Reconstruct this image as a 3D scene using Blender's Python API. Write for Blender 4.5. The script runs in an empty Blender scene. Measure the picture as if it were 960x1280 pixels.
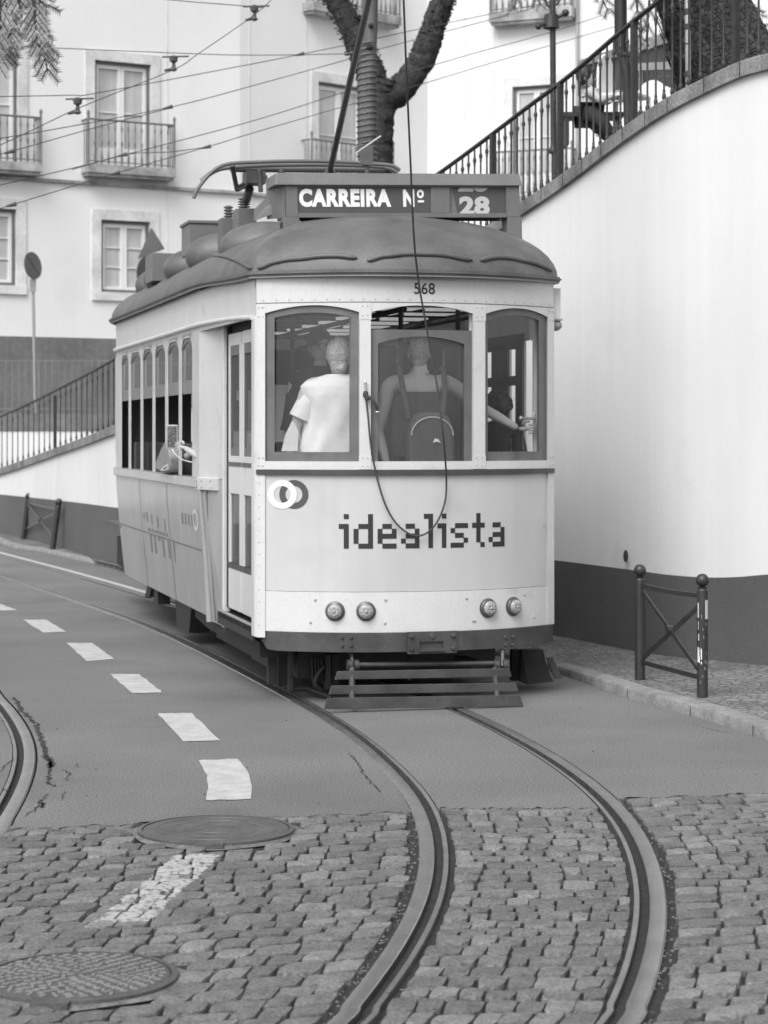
import bpy, bmesh, math, random
from mathutils import Vector, Matrix
random.seed(7)
scene = bpy.context.scene
C = scene.collection
F = 2700.0; HC = 2.05; CX = 480.0; HY = 541.0
PI = math.pi

# ------------------------------------------------------------------ helpers
def P(px, py, D):
    return Vector(((px-CX)*D/F, D, HC-(py-HY)*D/F))
def gD(py, z=0.0):
    return F*(HC-z)/(py-HY)
def G(px, py, z=0.0):
    D = gD(py, z)
    return Vector(((px-CX)*D/F, D, z))
def lerp(a, b, t): return a+(b-a)*t
def interp(tab, x):
    if x <= tab[0][0]:
        a, b = tab[0], tab[1]
    elif x >= tab[-1][0]:
        a, b = tab[-2], tab[-1]
    else:
        for a, b in zip(tab[:-1], tab[1:]):
            if a[0] <= x <= b[0]: break
    return lerp(a[1], b[1], (x-a[0])/(b[0]-a[0]))
def smooth(pts, n=8):
    pts = [Vector(p) for p in pts]
    out = []
    for i in range(len(pts)-1):
        p0 = pts[max(i-1, 0)]; p1 = pts[i]; p2 = pts[i+1]; p3 = pts[min(i+2, len(pts)-1)]
        for k in range(n):
            t = k/n
            out.append(0.5*((2*p1)+(p2-p0)*t+(2*p0-5*p1+4*p2-p3)*t*t+(3*p1-p0-3*p2+p3)*t*t*t))
    out.append(pts[-1].copy())
    return out

class MB:
    def __init__(s): s.v = []; s.f = []; s.m = []; s.mi = 0
    def add(s, vs, fs):
        o = len(s.v); s.v += [tuple(v) for v in vs]
        s.f += [tuple(i+o for i in f) for f in fs]; s.m += [s.mi]*len(fs); return s
    def box(s, x0, x1, y0, y1, z0, z1, M=None):
        vs = [Vector((x, y, z)) for z in (z0, z1) for y in (y0, y1) for x in (x0, x1)]
        if M is not None: vs = [M @ v for v in vs]
        return s.add(vs, [(0,2,3,1),(4,5,7,6),(0,1,5,4),(2,6,7,3),(0,4,6,2),(1,3,7,5)])
    def prism(s, loop, d):           # loop: list of Vector; d: Vector
        n = len(loop); d = Vector(d)
        vs = [Vector(p) for p in loop]+[Vector(p)+d for p in loop]
        fs = [tuple(range(n))[::-1], tuple(range(n, 2*n))]
        fs += [(i, (i+1) % n, (i+1) % n+n, i+n) for i in range(n)]
        return s.add(vs, fs)
    def tube(s, pts, r, n=8, cap=True, flat=None):
        pts = [Vector(p) for p in pts]
        if not isinstance(r, (list, tuple)): r = [r]*len(pts)
        up = Vector((0,0,1)); rings = []
        prev = None
        for i, p in enumerate(pts):
            a = pts[max(i-1, 0)]; b = pts[min(i+1, len(pts)-1)]
            t = (b-a)
            if t.length < 1e-9: t = Vector((0,0,1))
            t.normalize()
            if prev is None:
                x = t.cross(up)
                if x.length < 1e-3: x = t.cross(Vector((1,0,0)))
            else:
                x = prev-t*prev.dot(t)
                if x.length < 1e-6: x = t.cross(Vector((1,0,0)))
            x.normalize(); prev = x; y = t.cross(x)
            rings.append([p+(x*math.cos(2*PI*k/n)+y*math.sin(2*PI*k/n))*r[i] for k in range(n)])
        vs = [v for R in rings for v in R]; fs = []
        for i in range(len(pts)-1):
            for k in range(n):
                fs.append((i*n+k, i*n+(k+1) % n, (i+1)*n+(k+1) % n, (i+1)*n+k))
        if cap:
            fs.append(tuple(range(n))[::-1]); fs.append(tuple((len(pts)-1)*n+k for k in range(n)))
        return s.add(vs, fs)
    def lathe(s, prof, M=None, n=16, cap=True):   # prof [(r,z)]
        M = M or Matrix.Identity(4)
        vs = []; fs = []
        for r, z in prof:
            for k in range(n):
                a = 2*PI*k/n; vs.append(M @ Vector((r*math.cos(a), r*math.sin(a), z)))
        for i in range(len(prof)-1):
            for k in range(n):
                fs.append((i*n+k, i*n+(k+1) % n, (i+1)*n+(k+1) % n, (i+1)*n+k))
        if cap:
            fs.append(tuple(range(n))[::-1]); fs.append(tuple((len(prof)-1)*n+k for k in range(n)))
        return s.add(vs, fs)
    def sphere(s, c, r, nu=14, nv=9, M=None):
        if not isinstance(r, (list, tuple)): r = (r, r, r)
        vs = []; fs = []
        for i in range(nv+1):
            th = PI*i/nv
            for k in range(nu):
                a = 2*PI*k/nu
                v = Vector((r[0]*math.sin(th)*math.cos(a), r[1]*math.sin(th)*math.sin(a), r[2]*math.cos(th)))
                if M is not None: v = M @ v
                vs.append(Vector(c)+v)
        for i in range(nv):
            for k in range(nu):
                fs.append((i*nu+k, (i+1)*nu+k, (i+1)*nu+(k+1) % nu, i*nu+(k+1) % nu))
        return s.add(vs, fs)
    def grid(s, rows, close=False):
        m = len(rows[0]); vs = [v for r in rows for v in r]; fs = []
        for i in range(len(rows)-1):
            for k in range(m-1 if not close else m):
                fs.append((i*m+k, i*m+(k+1) % m, (i+1)*m+(k+1) % m, (i+1)*m+k))
        return s.add(vs, fs)
    def build(s, name, mat, parent=None, sm=False, bevel=0, fix=True, loc=None):
        me = bpy.data.meshes.new(name)
        me.from_pydata(s.v, [], s.f)
        mats = mat if isinstance(mat, (list, tuple)) else [mat]
        for m in mats: me.materials.append(m)
        for p, i in zip(me.polygons, s.m): p.material_index = i
        if fix:
            bm = bmesh.new(); bm.from_mesh(me)
            bmesh.ops.remove_doubles(bm, verts=bm.verts, dist=1e-5)
            bmesh.ops.recalc_face_normals(bm, faces=bm.faces)
            bm.to_mesh(me); bm.free()
        o = bpy.data.objects.new(name, me); C.objects.link(o)
        if loc is not None:
            loc = Vector(loc); me.transform(Matrix.Translation(-loc)); o.location = loc
        if parent is not None: o.parent = parent
        if sm:
            for p in me.polygons: p.use_smooth = True
            me.set_sharp_from_angle(angle=math.radians(sm if sm is not True else 40))
        if bevel:
            b = o.modifiers.new('bev', 'BEVEL'); b.width = bevel; b.segments = 2; b.limit_method = 'ANGLE'
            b.angle_limit = math.radians(40)
        return o

def tag(o, label=None, cat=None, group=None, kind=None):
    if label: o['label'] = label
    if cat: o['category'] = cat
    if group: o['group'] = group
    if kind: o['kind'] = kind
    return o
def thing(name, label, cat, loc=(0,0,0), rz=0.0, group=None):
    o = bpy.data.objects.new(name, None); C.objects.link(o)
    o.location = loc; o.rotation_euler = (0,0,rz); o.empty_display_size = .2
    return tag(o, label, cat, group)
def copy_tree(o, parent=None):
    c = o.copy(); C.objects.link(c)
    if parent is not None: c.parent = parent
    for ch in list(o.children): copy_tree(ch, c)
    return c
def text_mesh(txt, size, sx=1.0, bold=0.0, ext=0.002, space=1.0):
    cu = bpy.data.curves.new('lettering', 'FONT'); cu.body = txt; cu.size = size
    cu.offset = bold; cu.extrude = ext; cu.space_character = space; cu.resolution_u = 6
    cu.align_x = 'CENTER'; cu.align_y = 'CENTER'
    o = bpy.data.objects.new('lettering', cu); C.objects.link(o)
    dg = bpy.context.evaluated_depsgraph_get()
    me = bpy.data.meshes.new_from_object(o.evaluated_get(dg))
    bpy.data.objects.remove(o)
    me.transform(Matrix.Diagonal((sx, 1, 1, 1)))
    return me

# ------------------------------------------------------------------ materials
def mat(name, col, rough=.7, var=0.0, vs=3.0, fine=0.0, fs=60.0, bump=0.0, bs=80.0, metal=0.0, streak=0.0, spec=.5, coat=0.0,
        stain=0.0, voro=None, bd=.01, st=1.7, stripe=False):
    m = bpy.data.materials.new(name); m.use_nodes = True
    nt = m.node_tree; N = nt.nodes; L = nt.links
    b = N['Principled BSDF']
    b.inputs['Roughness'].default_value = rough; b.inputs['Metallic'].default_value = metal
    b.inputs['Specular IOR Level'].default_value = spec
    if coat: b.inputs['Coat Weight'].default_value = coat; b.inputs['Coat Roughness'].default_value = .15
    b.inputs['Base Color'].default_value = (col, col, col, 1)
    tc = N.new('ShaderNodeTexCoord')
    val = None
    def mul(a, fac_socket, lo, hi):
        mr = N.new('ShaderNodeMapRange'); L.new(fac_socket, mr.inputs['Value'])
        mr.inputs['From Min'].default_value = .3; mr.inputs['From Max'].default_value = .7
        mr.inputs['To Min'].default_value = lo; mr.inputs['To Max'].default_value = hi
        mm = N.new('ShaderNodeMath'); mm.operation = 'MULTIPLY'
        if a is None: mm.inputs[0].default_value = col
        else: L.new(a, mm.inputs[0])
        L.new(mr.outputs[0], mm.inputs[1]); return mm.outputs[0]
    def noise(scale, detail=4, vec=None, sz=None):
        n = N.new('ShaderNodeTexNoise'); n.inputs['Scale'].default_value = scale; n.inputs['Detail'].default_value = detail
        if sz:
            mp = N.new('ShaderNodeMapping'); mp.inputs['Scale'].default_value = sz
            L.new(tc.outputs['Object'], mp.inputs[0]); L.new(mp.outputs[0], n.inputs['Vector'])
        else: L.new(tc.outputs['Object'], n.inputs['Vector'])
        return n
    if var: val = mul(val, noise(vs, 5).outputs[0], 1-var, 1+var*.6)
    if fine: val = mul(val, noise(fs, 3).outputs[0], 1-fine, 1+fine)
    if streak: val = mul(val, noise(1.0, 4, sz=(9, 9, .5)).outputs[0], 1-streak, 1+streak*.3)
    if stain:
        n = noise(st, 8); mr = N.new('ShaderNodeMapRange'); L.new(n.outputs[0], mr.inputs['Value'])
        mr.inputs['From Min'].default_value = .6; mr.inputs['From Max'].default_value = .72
        mr.inputs['To Min'].default_value = 1; mr.inputs['To Max'].default_value = 1-stain
        mm = N.new('ShaderNodeMath'); mm.operation = 'MULTIPLY'
        if val is None: mm.inputs[0].default_value = col
        else: L.new(val, mm.inputs[0])
        L.new(mr.outputs[0], mm.inputs[1]); val = mm.outputs[0]
    hsock = None
    if voro:
        v = N.new('ShaderNodeTexVoronoi'); v.feature = 'DISTANCE_TO_EDGE'; v.inputs['Scale'].default_value = voro[0]
        mp = N.new('ShaderNodeMapping'); mp.inputs['Scale'].default_value = (1, voro[2] if len(voro) > 2 else 1, 1)
        L.new(tc.outputs['Object'], mp.inputs[0]); L.new(mp.outputs[0], v.inputs['Vector'])
        mr = N.new('ShaderNodeMapRange'); L.new(v.outputs['Distance'], mr.inputs['Value'])
        mr.inputs['From Min'].default_value = .0; mr.inputs['From Max'].default_value = .16
        mr.inputs['To Min'].default_value = voro[1]; mr.inputs['To Max'].default_value = 1
        mm = N.new('ShaderNodeMath'); mm.operation = 'MULTIPLY'
        if val is None: mm.inputs[0].default_value = col
        else: L.new(val, mm.inputs[0])
        L.new(mr.outputs[0], mm.inputs[1]); val = mm.outputs[0]; hsock = mr.outputs[0]
        v2 = N.new('ShaderNodeTexVoronoi'); v2.inputs['Scale'].default_value = voro[0]; L.new(mp.outputs[0], v2.inputs['Vector'])
        sp = N.new('ShaderNodeSeparateColor'); L.new(v2.outputs['Color'], sp.inputs[0])
        mr2 = N.new('ShaderNodeMapRange'); L.new(sp.outputs[0], mr2.inputs['Value'])
        mr2.inputs['To Min'].default_value = .8; mr2.inputs['To Max'].default_value = 1.15
        mm2 = N.new('ShaderNodeMath'); mm2.operation = 'MULTIPLY'; L.new(val, mm2.inputs[0]); L.new(mr2.outputs[0], mm2.inputs[1]); val = mm2.outputs[0]
    if stripe:      # worn painted lane mark running over the setts
        sp = N.new('ShaderNodeSeparateXYZ'); L.new(tc.outputs['Object'], sp.inputs[0])
        nz = noise(26, 4).outputs[0]
        def mth(op, a, b_=None, c_=None):
            q = N.new('ShaderNodeMath'); q.operation = op
            for i_, w_ in enumerate((a, b_, c_)):
                if w_ is None: continue
                if isinstance(w_, (int, float)): q.inputs[i_].default_value = w_
                else: L.new(w_, q.inputs[i_])
            return q.outputs[0]
        jit = mth('MULTIPLY_ADD', nz, .09, -.045)
        cx_ = mth('MULTIPLY_ADD', sp.outputs[1], .1366, -.906-10.52*.1366)
        du = mth('ADD', mth('ABSOLUTE', mth('SUBTRACT', sp.outputs[0], cx_)), jit)
        dv = mth('ADD', mth('ABSOLUTE', mth('SUBTRACT', sp.outputs[1], 9.80)), jit)
        m_ = mth('MULTIPLY', mth('LESS_THAN', du, .108), mth('LESS_THAN', dv, .735))
        wear = N.new('ShaderNodeMapRange'); L.new(noise(30, 6).outputs[0], wear.inputs[0]); wear.inputs['From Min'].default_value = .36; wear.inputs['From Max'].default_value = .5
        m_ = mth('MULTIPLY', m_, mth('MULTIPLY', wear.outputs[0], .88))
        mx = N.new('ShaderNodeMix'); L.new(m_, mx.inputs['Factor'])
        if val is None: mx.inputs['A'].default_value = col
        else: L.new(val, mx.inputs['A'])
        mx.inputs['B'].default_value = .44; val = mx.outputs['Result']
    if val is not None:
        cc = N.new('ShaderNodeCombineColor')
        for i in range(3): L.new(val, cc.inputs[i])
        L.new(cc.outputs[0], b.inputs['Base Color'])
    if bump or hsock:
        bp = N.new('ShaderNodeBump'); bp.inputs['Strength'].default_value = bump or .5
        bp.inputs['Distance'].default_value = bd
        if hsock is not None: L.new(hsock, bp.inputs['Height'])
        else: L.new(noise(bs, 6).outputs[0], bp.inputs['Height'])
        L.new(bp.outputs[0], b.inputs['Normal'])
    return m

M = {}
M['asphalt'] = mat('asphalt', .152, .9, var=.18, vs=.7, fine=.55, fs=85, bump=.35, bs=150, stain=.2, st=.8)
M['asphalt_crack'] = mat('asphalt_crack', .035, .95, fine=.3)
M['paint_dash_glint'] = mat('dash_and_glint_paint', .46, .7, var=.2, vs=7, fine=.12, fs=60, bump=.2)
M['dirt'] = mat('joint_dirt', .030, .95, var=.3, vs=12, fine=.5, fs=90, bump=.8, bs=60)
M['ground'] = mat('ground_earth', .1, .95, var=.2)
for i, c in enumerate((.112, .145, .182, .128)):
    M['sett%d' % i] = mat('granite_sett', c*1.1, .60, var=.28, vs=11, fine=.40, fs=75, bump=.9, bs=55, stripe=True)
M['sett_paint'] = mat('painted_sett', .40, .7, var=.3, vs=18, fine=.25, fs=120, bump=.5, bs=70)
M['pavement'] = mat('pavement_stones', .20, .8, var=.35, vs=1.2, fine=.2, fs=60, bump=.9, voro=(14, .35, 1.0))
M['kerb'] = mat('kerb_stone', .23, .8, var=.3, vs=5, fine=.25, fs=60, bump=.4, stain=.3)
M['rail'] = mat('rail_steel', .29, .27, var=.22, vs=5, fine=.1, fs=40, metal=.7, bump=.05)
M['groove'] = mat('rail_groove', .07, .7, var=.5, vs=14, fine=.4, metal=.2, bump=.3)
M['plaster'] = mat('white_plaster', .735, .85, stain=.07, st=1.1, var=.05, vs=.6, fine=.03, fs=90, bump=.12, bs=25, streak=.03)
M['plinth'] = mat('plinth_paint', .100, .7, var=.14, vs=1.1, fine=.1, fs=50, bump=.3, bs=30, streak=.03)
M['coping'] = mat('coping_stone', .23, .9, var=.4, vs=3, fine=.3, fs=50, bump=.5, streak=.25)
M['iron'] = mat('black_iron', .035, .5, var=.3, vs=20)
M['iron_grey'] = mat('painted_iron', .032, .42, var=.25, vs=12, fine=.1)
M['facade'] = mat('facade_render', .78, .9, stain=.06, st=.5, var=.06, vs=.3, fine=.02, streak=.012, bump=.08, bs=12)
M['facade_plinth'] = mat('facade_plinth', .17, .9, var=.3, vs=.8, fine=.12, fs=9, streak=.1)
M['stone_trim'] = mat('window_stone', .66, .85, var=.22, vs=1.6, fine=.08, fs=12)
M['slab'] = mat('balcony_stone', .36, .85, var=.5, vs=2.4, fine=.15, fs=14)
M['shutter_dark'] = mat('hazed_window_frame', .14, .6, var=.2)  # frame tone lightened, background haze put into the colour
M['win_white'] = mat('white_window_wood', .78, .6)
M['curtain'] = mat('curtained_pane', .52, .25, var=.12, vs=2.5, streak=.15)
M['bal_iron'] = mat('hazed_balcony_iron', .17, .6, var=.2)  # iron raised to a paler grey that stands in for haze
M['cream'] = mat('tram_cream_paint', .61, .38, stain=.13, st=4, var=.05, vs=2.5, fine=.04, fs=50, streak=.03, coat=.2)
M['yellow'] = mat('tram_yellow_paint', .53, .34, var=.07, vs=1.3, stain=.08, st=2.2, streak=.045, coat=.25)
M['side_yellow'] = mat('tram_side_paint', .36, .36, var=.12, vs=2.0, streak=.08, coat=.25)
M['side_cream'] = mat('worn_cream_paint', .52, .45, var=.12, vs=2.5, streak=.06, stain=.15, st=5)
M['tram_grey'] = mat('tram_roof_paint', .118, .5, stain=-.35, st=2.5, var=.28, vs=3.2, fine=.10, fs=40, bump=.08)
M['bumper'] = mat('bumper_steel', .07, .42, var=.35, vs=5, fine=.12, metal=.1, bump=.1)
M['sash'] = mat('grey_sash_wood', .20, .5, var=.12, vs=8)
M['side_ink'] = mat('faded_side_lettering', .19, .6)
M['frame_grey'] = mat('varnished_frame', .14, .45, var=.15, vs=8, streak=.2)
M['belt'] = mat('dark_moulding', .06, .4, var=.2)
M['under'] = mat('undercarriage', .014, .7, var=.4, vs=6)
M['under2'] = mat('undercarriage_steel', .024, .55, var=.4, vs=6)
M['interior'] = mat('tram_interior', .08, .6, var=.2)
M['interior_l'] = mat('tram_interior_light', .35, .5, var=.1)
M['sign_dark'] = mat('sign_plate_dark', .075, .5, var=.1)
M['sign_frame'] = mat('sign_box_paint', .145, .45, var=.15, vs=4, fine=.08)
M['white'] = mat('white_lettering', .85, .6)
M['offwhite'] = mat('roll_digit', .5, .6)
M['ink'] = mat('dark_lettering', .025, .5)
M['ringover'] = mat('pale_ring', .72, .5)
M['lens'] = mat('lamp_lens', .34, .12, var=.3, vs=60, bump=.8, bs=120, coat=.5)
M['bezel'] = mat('lamp_bezel', .12, .35, metal=.5)
M['skin'] = mat('skin', .44, .55, var=.06, vs=6)
M['skin_pale'] = mat('skin_pale', .44, .55, var=.06)
M['shirt_white'] = mat('white_cotton', .66, .9, var=.04, vs=10, bump=.5, bs=9, bd=.02)
M['sleeve'] = mat('loose_sleeve_cloth', .25, .9, bump=1, bs=6, bd=.04)
M['tank'] = mat('dark_top', .055, .9, var=.2)
M['pack'] = mat('rucksack_fabric', .085, .85, var=.15)
M['dark_cloth'] = mat('dark_cloth', .025, .9)
M['hair_dark'] = mat('dark_hair', .018, .55, fine=.5, fs=90)
M['hair_light'] = mat('fair_hair', .42, .5, streak=.35, fine=.3, fs=70, bump=1, bs=60, bd=.02)
M['phone'] = mat('phone_case', .45, .4); M['screen'] = mat('phone_screen', .14, .12, var=.7, vs=60)
M['rope'] = mat('cord', .05, .8); M['wire'] = mat('wire', .08, .7)
M['bark'] = mat('bark', .042, .95, var=.5, vs=7, fine=.5, fs=25, bump=1.0, bs=14)
M['bark2'] = mat('bark_scaled', .06, .95, var=.45, vs=9, bump=1.0, voro=(15, .3, 1))
M['pole_wood'] = mat('pole_wood', .15, .9, var=.3, vs=2, streak=.35, bump=.5)
M['leaf'] = mat('leaf', .33, .7, var=.3)  # foliage tone lifted to carry the haze in its colour
M['galv'] = mat('galvanised_pole', .42, .35, metal=.6, var=.1)
M['signback'] = mat('sign_back', .3, .6, var=.15)
M['signface'] = mat('sign_face', .11, .5, var=.2)
M['kiosk_dark'] = mat('kiosk_panel', .075, .7, var=.15)
M['manhole'] = mat('cast_iron_lid', .12, .5, var=.3, vs=6, fine=.2, metal=.35, bump=.3)
M['relief'] = mat('worn_iron_relief', .26, .45, var=.2, metal=.3)
M['rivet'] = mat('rivet', .36, .5)
M['mortar'] = mat('mortar', .14, .9, var=.4, vs=9, fine=.3, bump=.7, bs=40)
M['brown_roof'] = mat('ceiling_board', .55, .6)

def glass_mat(name, veil, veilcol, rough=.03, tint=.85, refl=.25, gz=.6):
    m = bpy.data.materials.new(name); m.use_nodes = True
    nt = m.node_tree; N = nt.nodes; L = nt.links; N.clear()
    out = N.new('ShaderNodeOutputMaterial')
    tr = N.new('ShaderNodeBsdfTransparent'); tr.inputs[0].default_value = (tint, tint, tint, 1)
    gl = N.new('ShaderNodeBsdfGlossy'); gl.inputs['Roughness'].default_value = rough; gl.inputs[0].default_value = (1,1,1,1)
    df = N.new('ShaderNodeBsdfDiffuse'); df.inputs[0].default_value = (veilcol, veilcol, veilcol, 1)
    lw = N.new('ShaderNodeLayerWeight'); lw.inputs[0].default_value = .5
    pw = N.new('ShaderNodeMath'); pw.operation = 'POWER'; pw.inputs[1].default_value = 5; L.new(lw.outputs['Facing'], pw.inputs[0])
    ad = N.new('ShaderNodeMath'); ad.operation = 'MULTIPLY_ADD'; ad.inputs[1].default_value = gz; ad.inputs[2].default_value = refl; ad.use_clamp = True
    L.new(pw.outputs[0], ad.inputs[0])
    m1 = N.new('ShaderNodeMixShader'); m2 = N.new('ShaderNodeMixShader')
    tc = N.new('ShaderNodeTexCoord'); n = N.new('ShaderNodeTexNoise'); n.inputs['Scale'].default_value = 2.2; n.inputs['Detail'].default_value = 5
    L.new(tc.outputs['Object'], n.inputs['Vector'])
    mr = N.new('ShaderNodeMapRange'); L.new(n.outputs[0], mr.inputs[0]); mr.inputs['From Min'].default_value = .3; mr.inputs['From Max'].default_value = .75
    mr.inputs['To Min'].default_value = veil*.6; mr.inputs['To Max'].default_value = veil*1.4
    L.new(mr.outputs[0], m1.inputs[0]); L.new(tr.outputs[0], m1.inputs[1]); L.new(df.outputs[0], m1.inputs[2])
    L.new(ad.outputs[0], m2.inputs[0]); L.new(m1.outputs[0], m2.inputs[1]); L.new(gl.outputs[0], m2.inputs[2])
    L.new(m2.outputs[0], out.inputs[0])
    return m
M['glass'] = glass_mat('window_glass', .03, .4, refl=.03, tint=.99)
M['glass_dirty'] = glass_mat('hazy_window_glass', .09, .30, refl=.035, tint=.95)
M['glass_side'] = glass_mat('side_window_glass', .3, .4, refl=.22)
M['glass_door'] = glass_mat('door_glass', .45, .16, refl=.03, gz=.2)

# ------------------------------------------------------------------ ground, road, setts
b = MB(); b.grid([[(-150, -60, -.075), (150, -60, -.075)], [(-150, 260, -.075), (150, 260, -.075)]])
tag(b.build('ground', M['ground']), kind='structure')

RL = [(406,1280),(422.5,1260),(447.5,1232),(472.5,1200),(492.5,1170),(510,1140),(522.5,1107),(528.7,1080),(527,1043),(520,1017),(510,997),(493,977),(473,957),(450,933),(420,908),(393,893),(366,877),(277.5,829.5),(238.5,810),(208.7,794),(174,779),(140,766.5),(54,742),(0,721)]
RR = [(798.7,1280),(807.5,1262),(820,1235),(830,1200),(835.7,1167),(837,1132),(835,1107),(826.7,1080),(816.7,1050),(800,1023),(776.7,1000),(746.7,975),(720,956.7),(680,931.7),(640,910),(586.7,885),(520,859),(440,829),(340,792),(250,764),(180,742),(86,713.5),(0,693)]
RX = [(0,1048),(21,1023),(37.5,992),(46,965),(49,944),(47,927.5),(37.5,907),(21,885),(0,865)]
def railpts(tab, zz=.004):
    pts = [G(x, y) for x, y in tab]
    # ease the traced points into a steady curve
    for _ in range(3):
        pts = [pts[0]]+[(pts[i-1]+2*pts[i]+pts[i+1])/4 for i in range(1, len(pts)-1)]+[pts[-1]]
    a, b_, c_ = pts[0], pts[1], pts[3]
    d = (a-c_).normalized()
    pre = [a+d*2.4+Vector((-.55,0,0)), a+d*1.2+Vector((-.16,0,0))]
    d = (pts[-1]-pts[-4]).normalized()
    post = [pts[-1]+d*4, pts[-1]+d*9]
    return smooth(pre+pts+post, 6)
railL = railpts(RL); railR = railpts(RR); railX = railpts(RX)
def x_of(rail, D):
    for a, c in zip(rail[:-1], rail[1:]):
        if (a.y <= D <= c.y): return lerp(a.x, c.x, (D-a.y)/max(c.y-a.y, 1e-6))
    return rail[0].x if D < rail[0].y else rail[-1].x
def build_rail(pts, inner, label, group):
    # profile across: 0 at the outer edge, growing towards the track centre; (offset, z)
    prof = [(-.004,-.07),(0,-.004),(.008,.004),(.066,.006),(.074,.002),(.078,-.030),(.112,-.034),(.118,.000),(.121,.003),(.142,.002),(.146,-.07)]
    rows = []
    for i, p in enumerate(pts):
        a = pts[max(i-1, 0)]; c = pts[min(i+1, len(pts)-1)]
        t = (c-a); t.z = 0; t.normalize()
        n = Vector((t.y, -t.x, 0))*inner
        rows.append([p+n*o+Vector((0,0,z)) for o, z in prof])
    mb = MB(); m = len(prof)
    vs = [v for r in rows for v in r]; mb.v = [tuple(v) for v in vs]
    for i in range(len(rows)-1):
        for k in range(m-1):
            mb.f.append((i*m+k, i*m+k+1, (i+1)*m+k+1, (i+1)*m+k)); mb.m.append(1 if k in (4,5,6) else 0)
    o = mb.build('tram_rail', [M['rail'], M['groove']], sm=30)
    return tag(o, label, 'rail', group)
build_rail(railL, 1, 'grooved steel rail curving under the left side of the tram', 'street tram rails')
build_rail(railR, -1, 'grooved steel rail curving past under the right side of the tram', 'street tram rails')
build_rail(railX, -1, 'short bend of grooved rail cut by the left picture edge beside cracked asphalt', 'street tram rails')

# bed under the setts and rails
b = MB(); b.grid([[(-12, 4, -.024), (12, 4, -.024)], [(-12, 60, -.024), (12, 60, -.024)]])
tag(b.build('street_bed', M['dirt']), kind='structure')

def Dleft(x): return 11.72+.25*(x-.1)
def Dmid(x): return 11.83
def Dright(x): return 12.12+.22*(x-1.3)
# kerb and wall lines ------------------------------------------------------
kerb_ctl = [(-11.0,54,0),(-7.13,40.1,0),(-5.9,37.2,0),(-3.91,32.2,0),(-2.0,27.6,0),(-.3,23.9,0),(.75,20.8,0),(1.50,18.3,0),(1.88,16.67,0),(2.28,15.46,0),(2.55,14.38,0),(3.0,12.6,0),(3.6,10.2,0),(4.4,7.0,0)]
kerb = smooth(kerb_ctl, 6)
def x_kerb(D):
    for a, c in zip(kerb[:-1], kerb[1:]):
        if c.y <= D <= a.y: return lerp(a.x, c.x, (D-a.y)/min(c.y-a.y, -1e-6))
    return kerb[-1].x
wallD = [(-160,56),(-100,50),(0,43),(145,32.5),(300,27.5),(450,24.5),(600,22.4),(700,21.1),(791,19.66),(844,19.0),(904,18.55),(960,18.1),(1050,17.6),(1180,17.0)]
plin = [(-160,.80),(0,.82),(145,.92),(693,.80),(791,.80),(844,.79),(904,.80),(960,.864),(1050,.95),(1180,1.0)]
def z_of(px, y): return HC-(y-HY)*interp(wallD, px)/F
cop = [(-160,.35),(-100,.75)]+[(x, z_of(x, y)) for x, y in ((0,585.6),(70,560),(143,532))]+[(300,2.78),(450,3.46)]+[(x, z_of(x, y)) for x, y in ((651,255),(709,216),(750,184),(795,150),(840,120),(885,97.5),(926,77),(960,67.5),(1050,48),(1180,36))]
wpx = [-160+ (1180+160)*i/150 for i in range(151)]
wctl = [Vector(((x-CX)*d/F, d, 0)) for x, d in wallD]
def smooth_tab(f, px, w=26):
    return sum(f(px+k*w/2) for k in (-2,-1,0,1,2))/5
def wpt(px):
    return Vector(((px-CX)*smooth_tab(lambda q: interp(wallD, q), px)/F, smooth_tab(lambda q: interp(wallD, q), px), 0))
def ctop(px): return smooth_tab(lambda q: interp(cop, q), px, 18)
def ptop(px): return smooth_tab(lambda q: interp(plin, q), px)

# asphalt sheet: near ragged edge to far, between left far side and the kerb
random.seed(3)
rails_cut = .004
def strip_asphalt(name_b, xl, xr, near, far=60, n=90):
    rows = []
    ds = []; edge_j = [random.uniform(-.02, .02)+.02*math.sin(k*.7)-.02 for k in range(61)]
    for i in range(n+1):
        t = i/n; ds.append(t)
    for t in ds:
        row = []
        for k in range(61):
            s = k/60
            # near edge at this s
            x0 = lerp(xl(11.8), xr(11.8), s); d0 = near(x0)+(edge_j[k] if t == 0 else 0)
            D = d0+(far-d0)*t**2.2
            row.append((lerp(xl(D), xr(D), s), D, 0.0))
        rows.append(row)
    name_b.grid([[(p[0], p[1]-.002, -.03) for p in rows[0]]]+rows)
b = MB()
OW = .148
strip_asphalt(b, lambda D: -24-D*.2, lambda D: x_of(railX, D)-.149, lambda x: 11.3, far=railX[-1].y, n=40)
strip_asphalt(b, lambda D: min(x_of(railX, D)+.012, x_of(railL, D)-2.0), lambda D: x_of(railL, D)-.004, lambda x: Dleft(x), far=46)
strip_asphalt(b, lambda D: x_of(railL, D)+.15, lambda D: x_of(railR, D)-.15, lambda x: Dmid(x), far=46)
strip_asphalt(b, lambda D: x_of(railR, D)+.004, lambda D: max(x_kerb(D), x_of(railR, D)+.3)+.3, lambda x: Dright(x), far=46)
b.grid([[(-40, 22, -.005), (x_of(railL, 22)-.6, 22, -.005)], [(-40, 60, -.005), (x_of(railL, 46)-.6, 60, -.005)]])
tag(b.build('road', M['asphalt']), kind='structure')

# manhole positions
MH = [(G(270,1038), .375), (G(98,1222), .345)]
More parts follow.
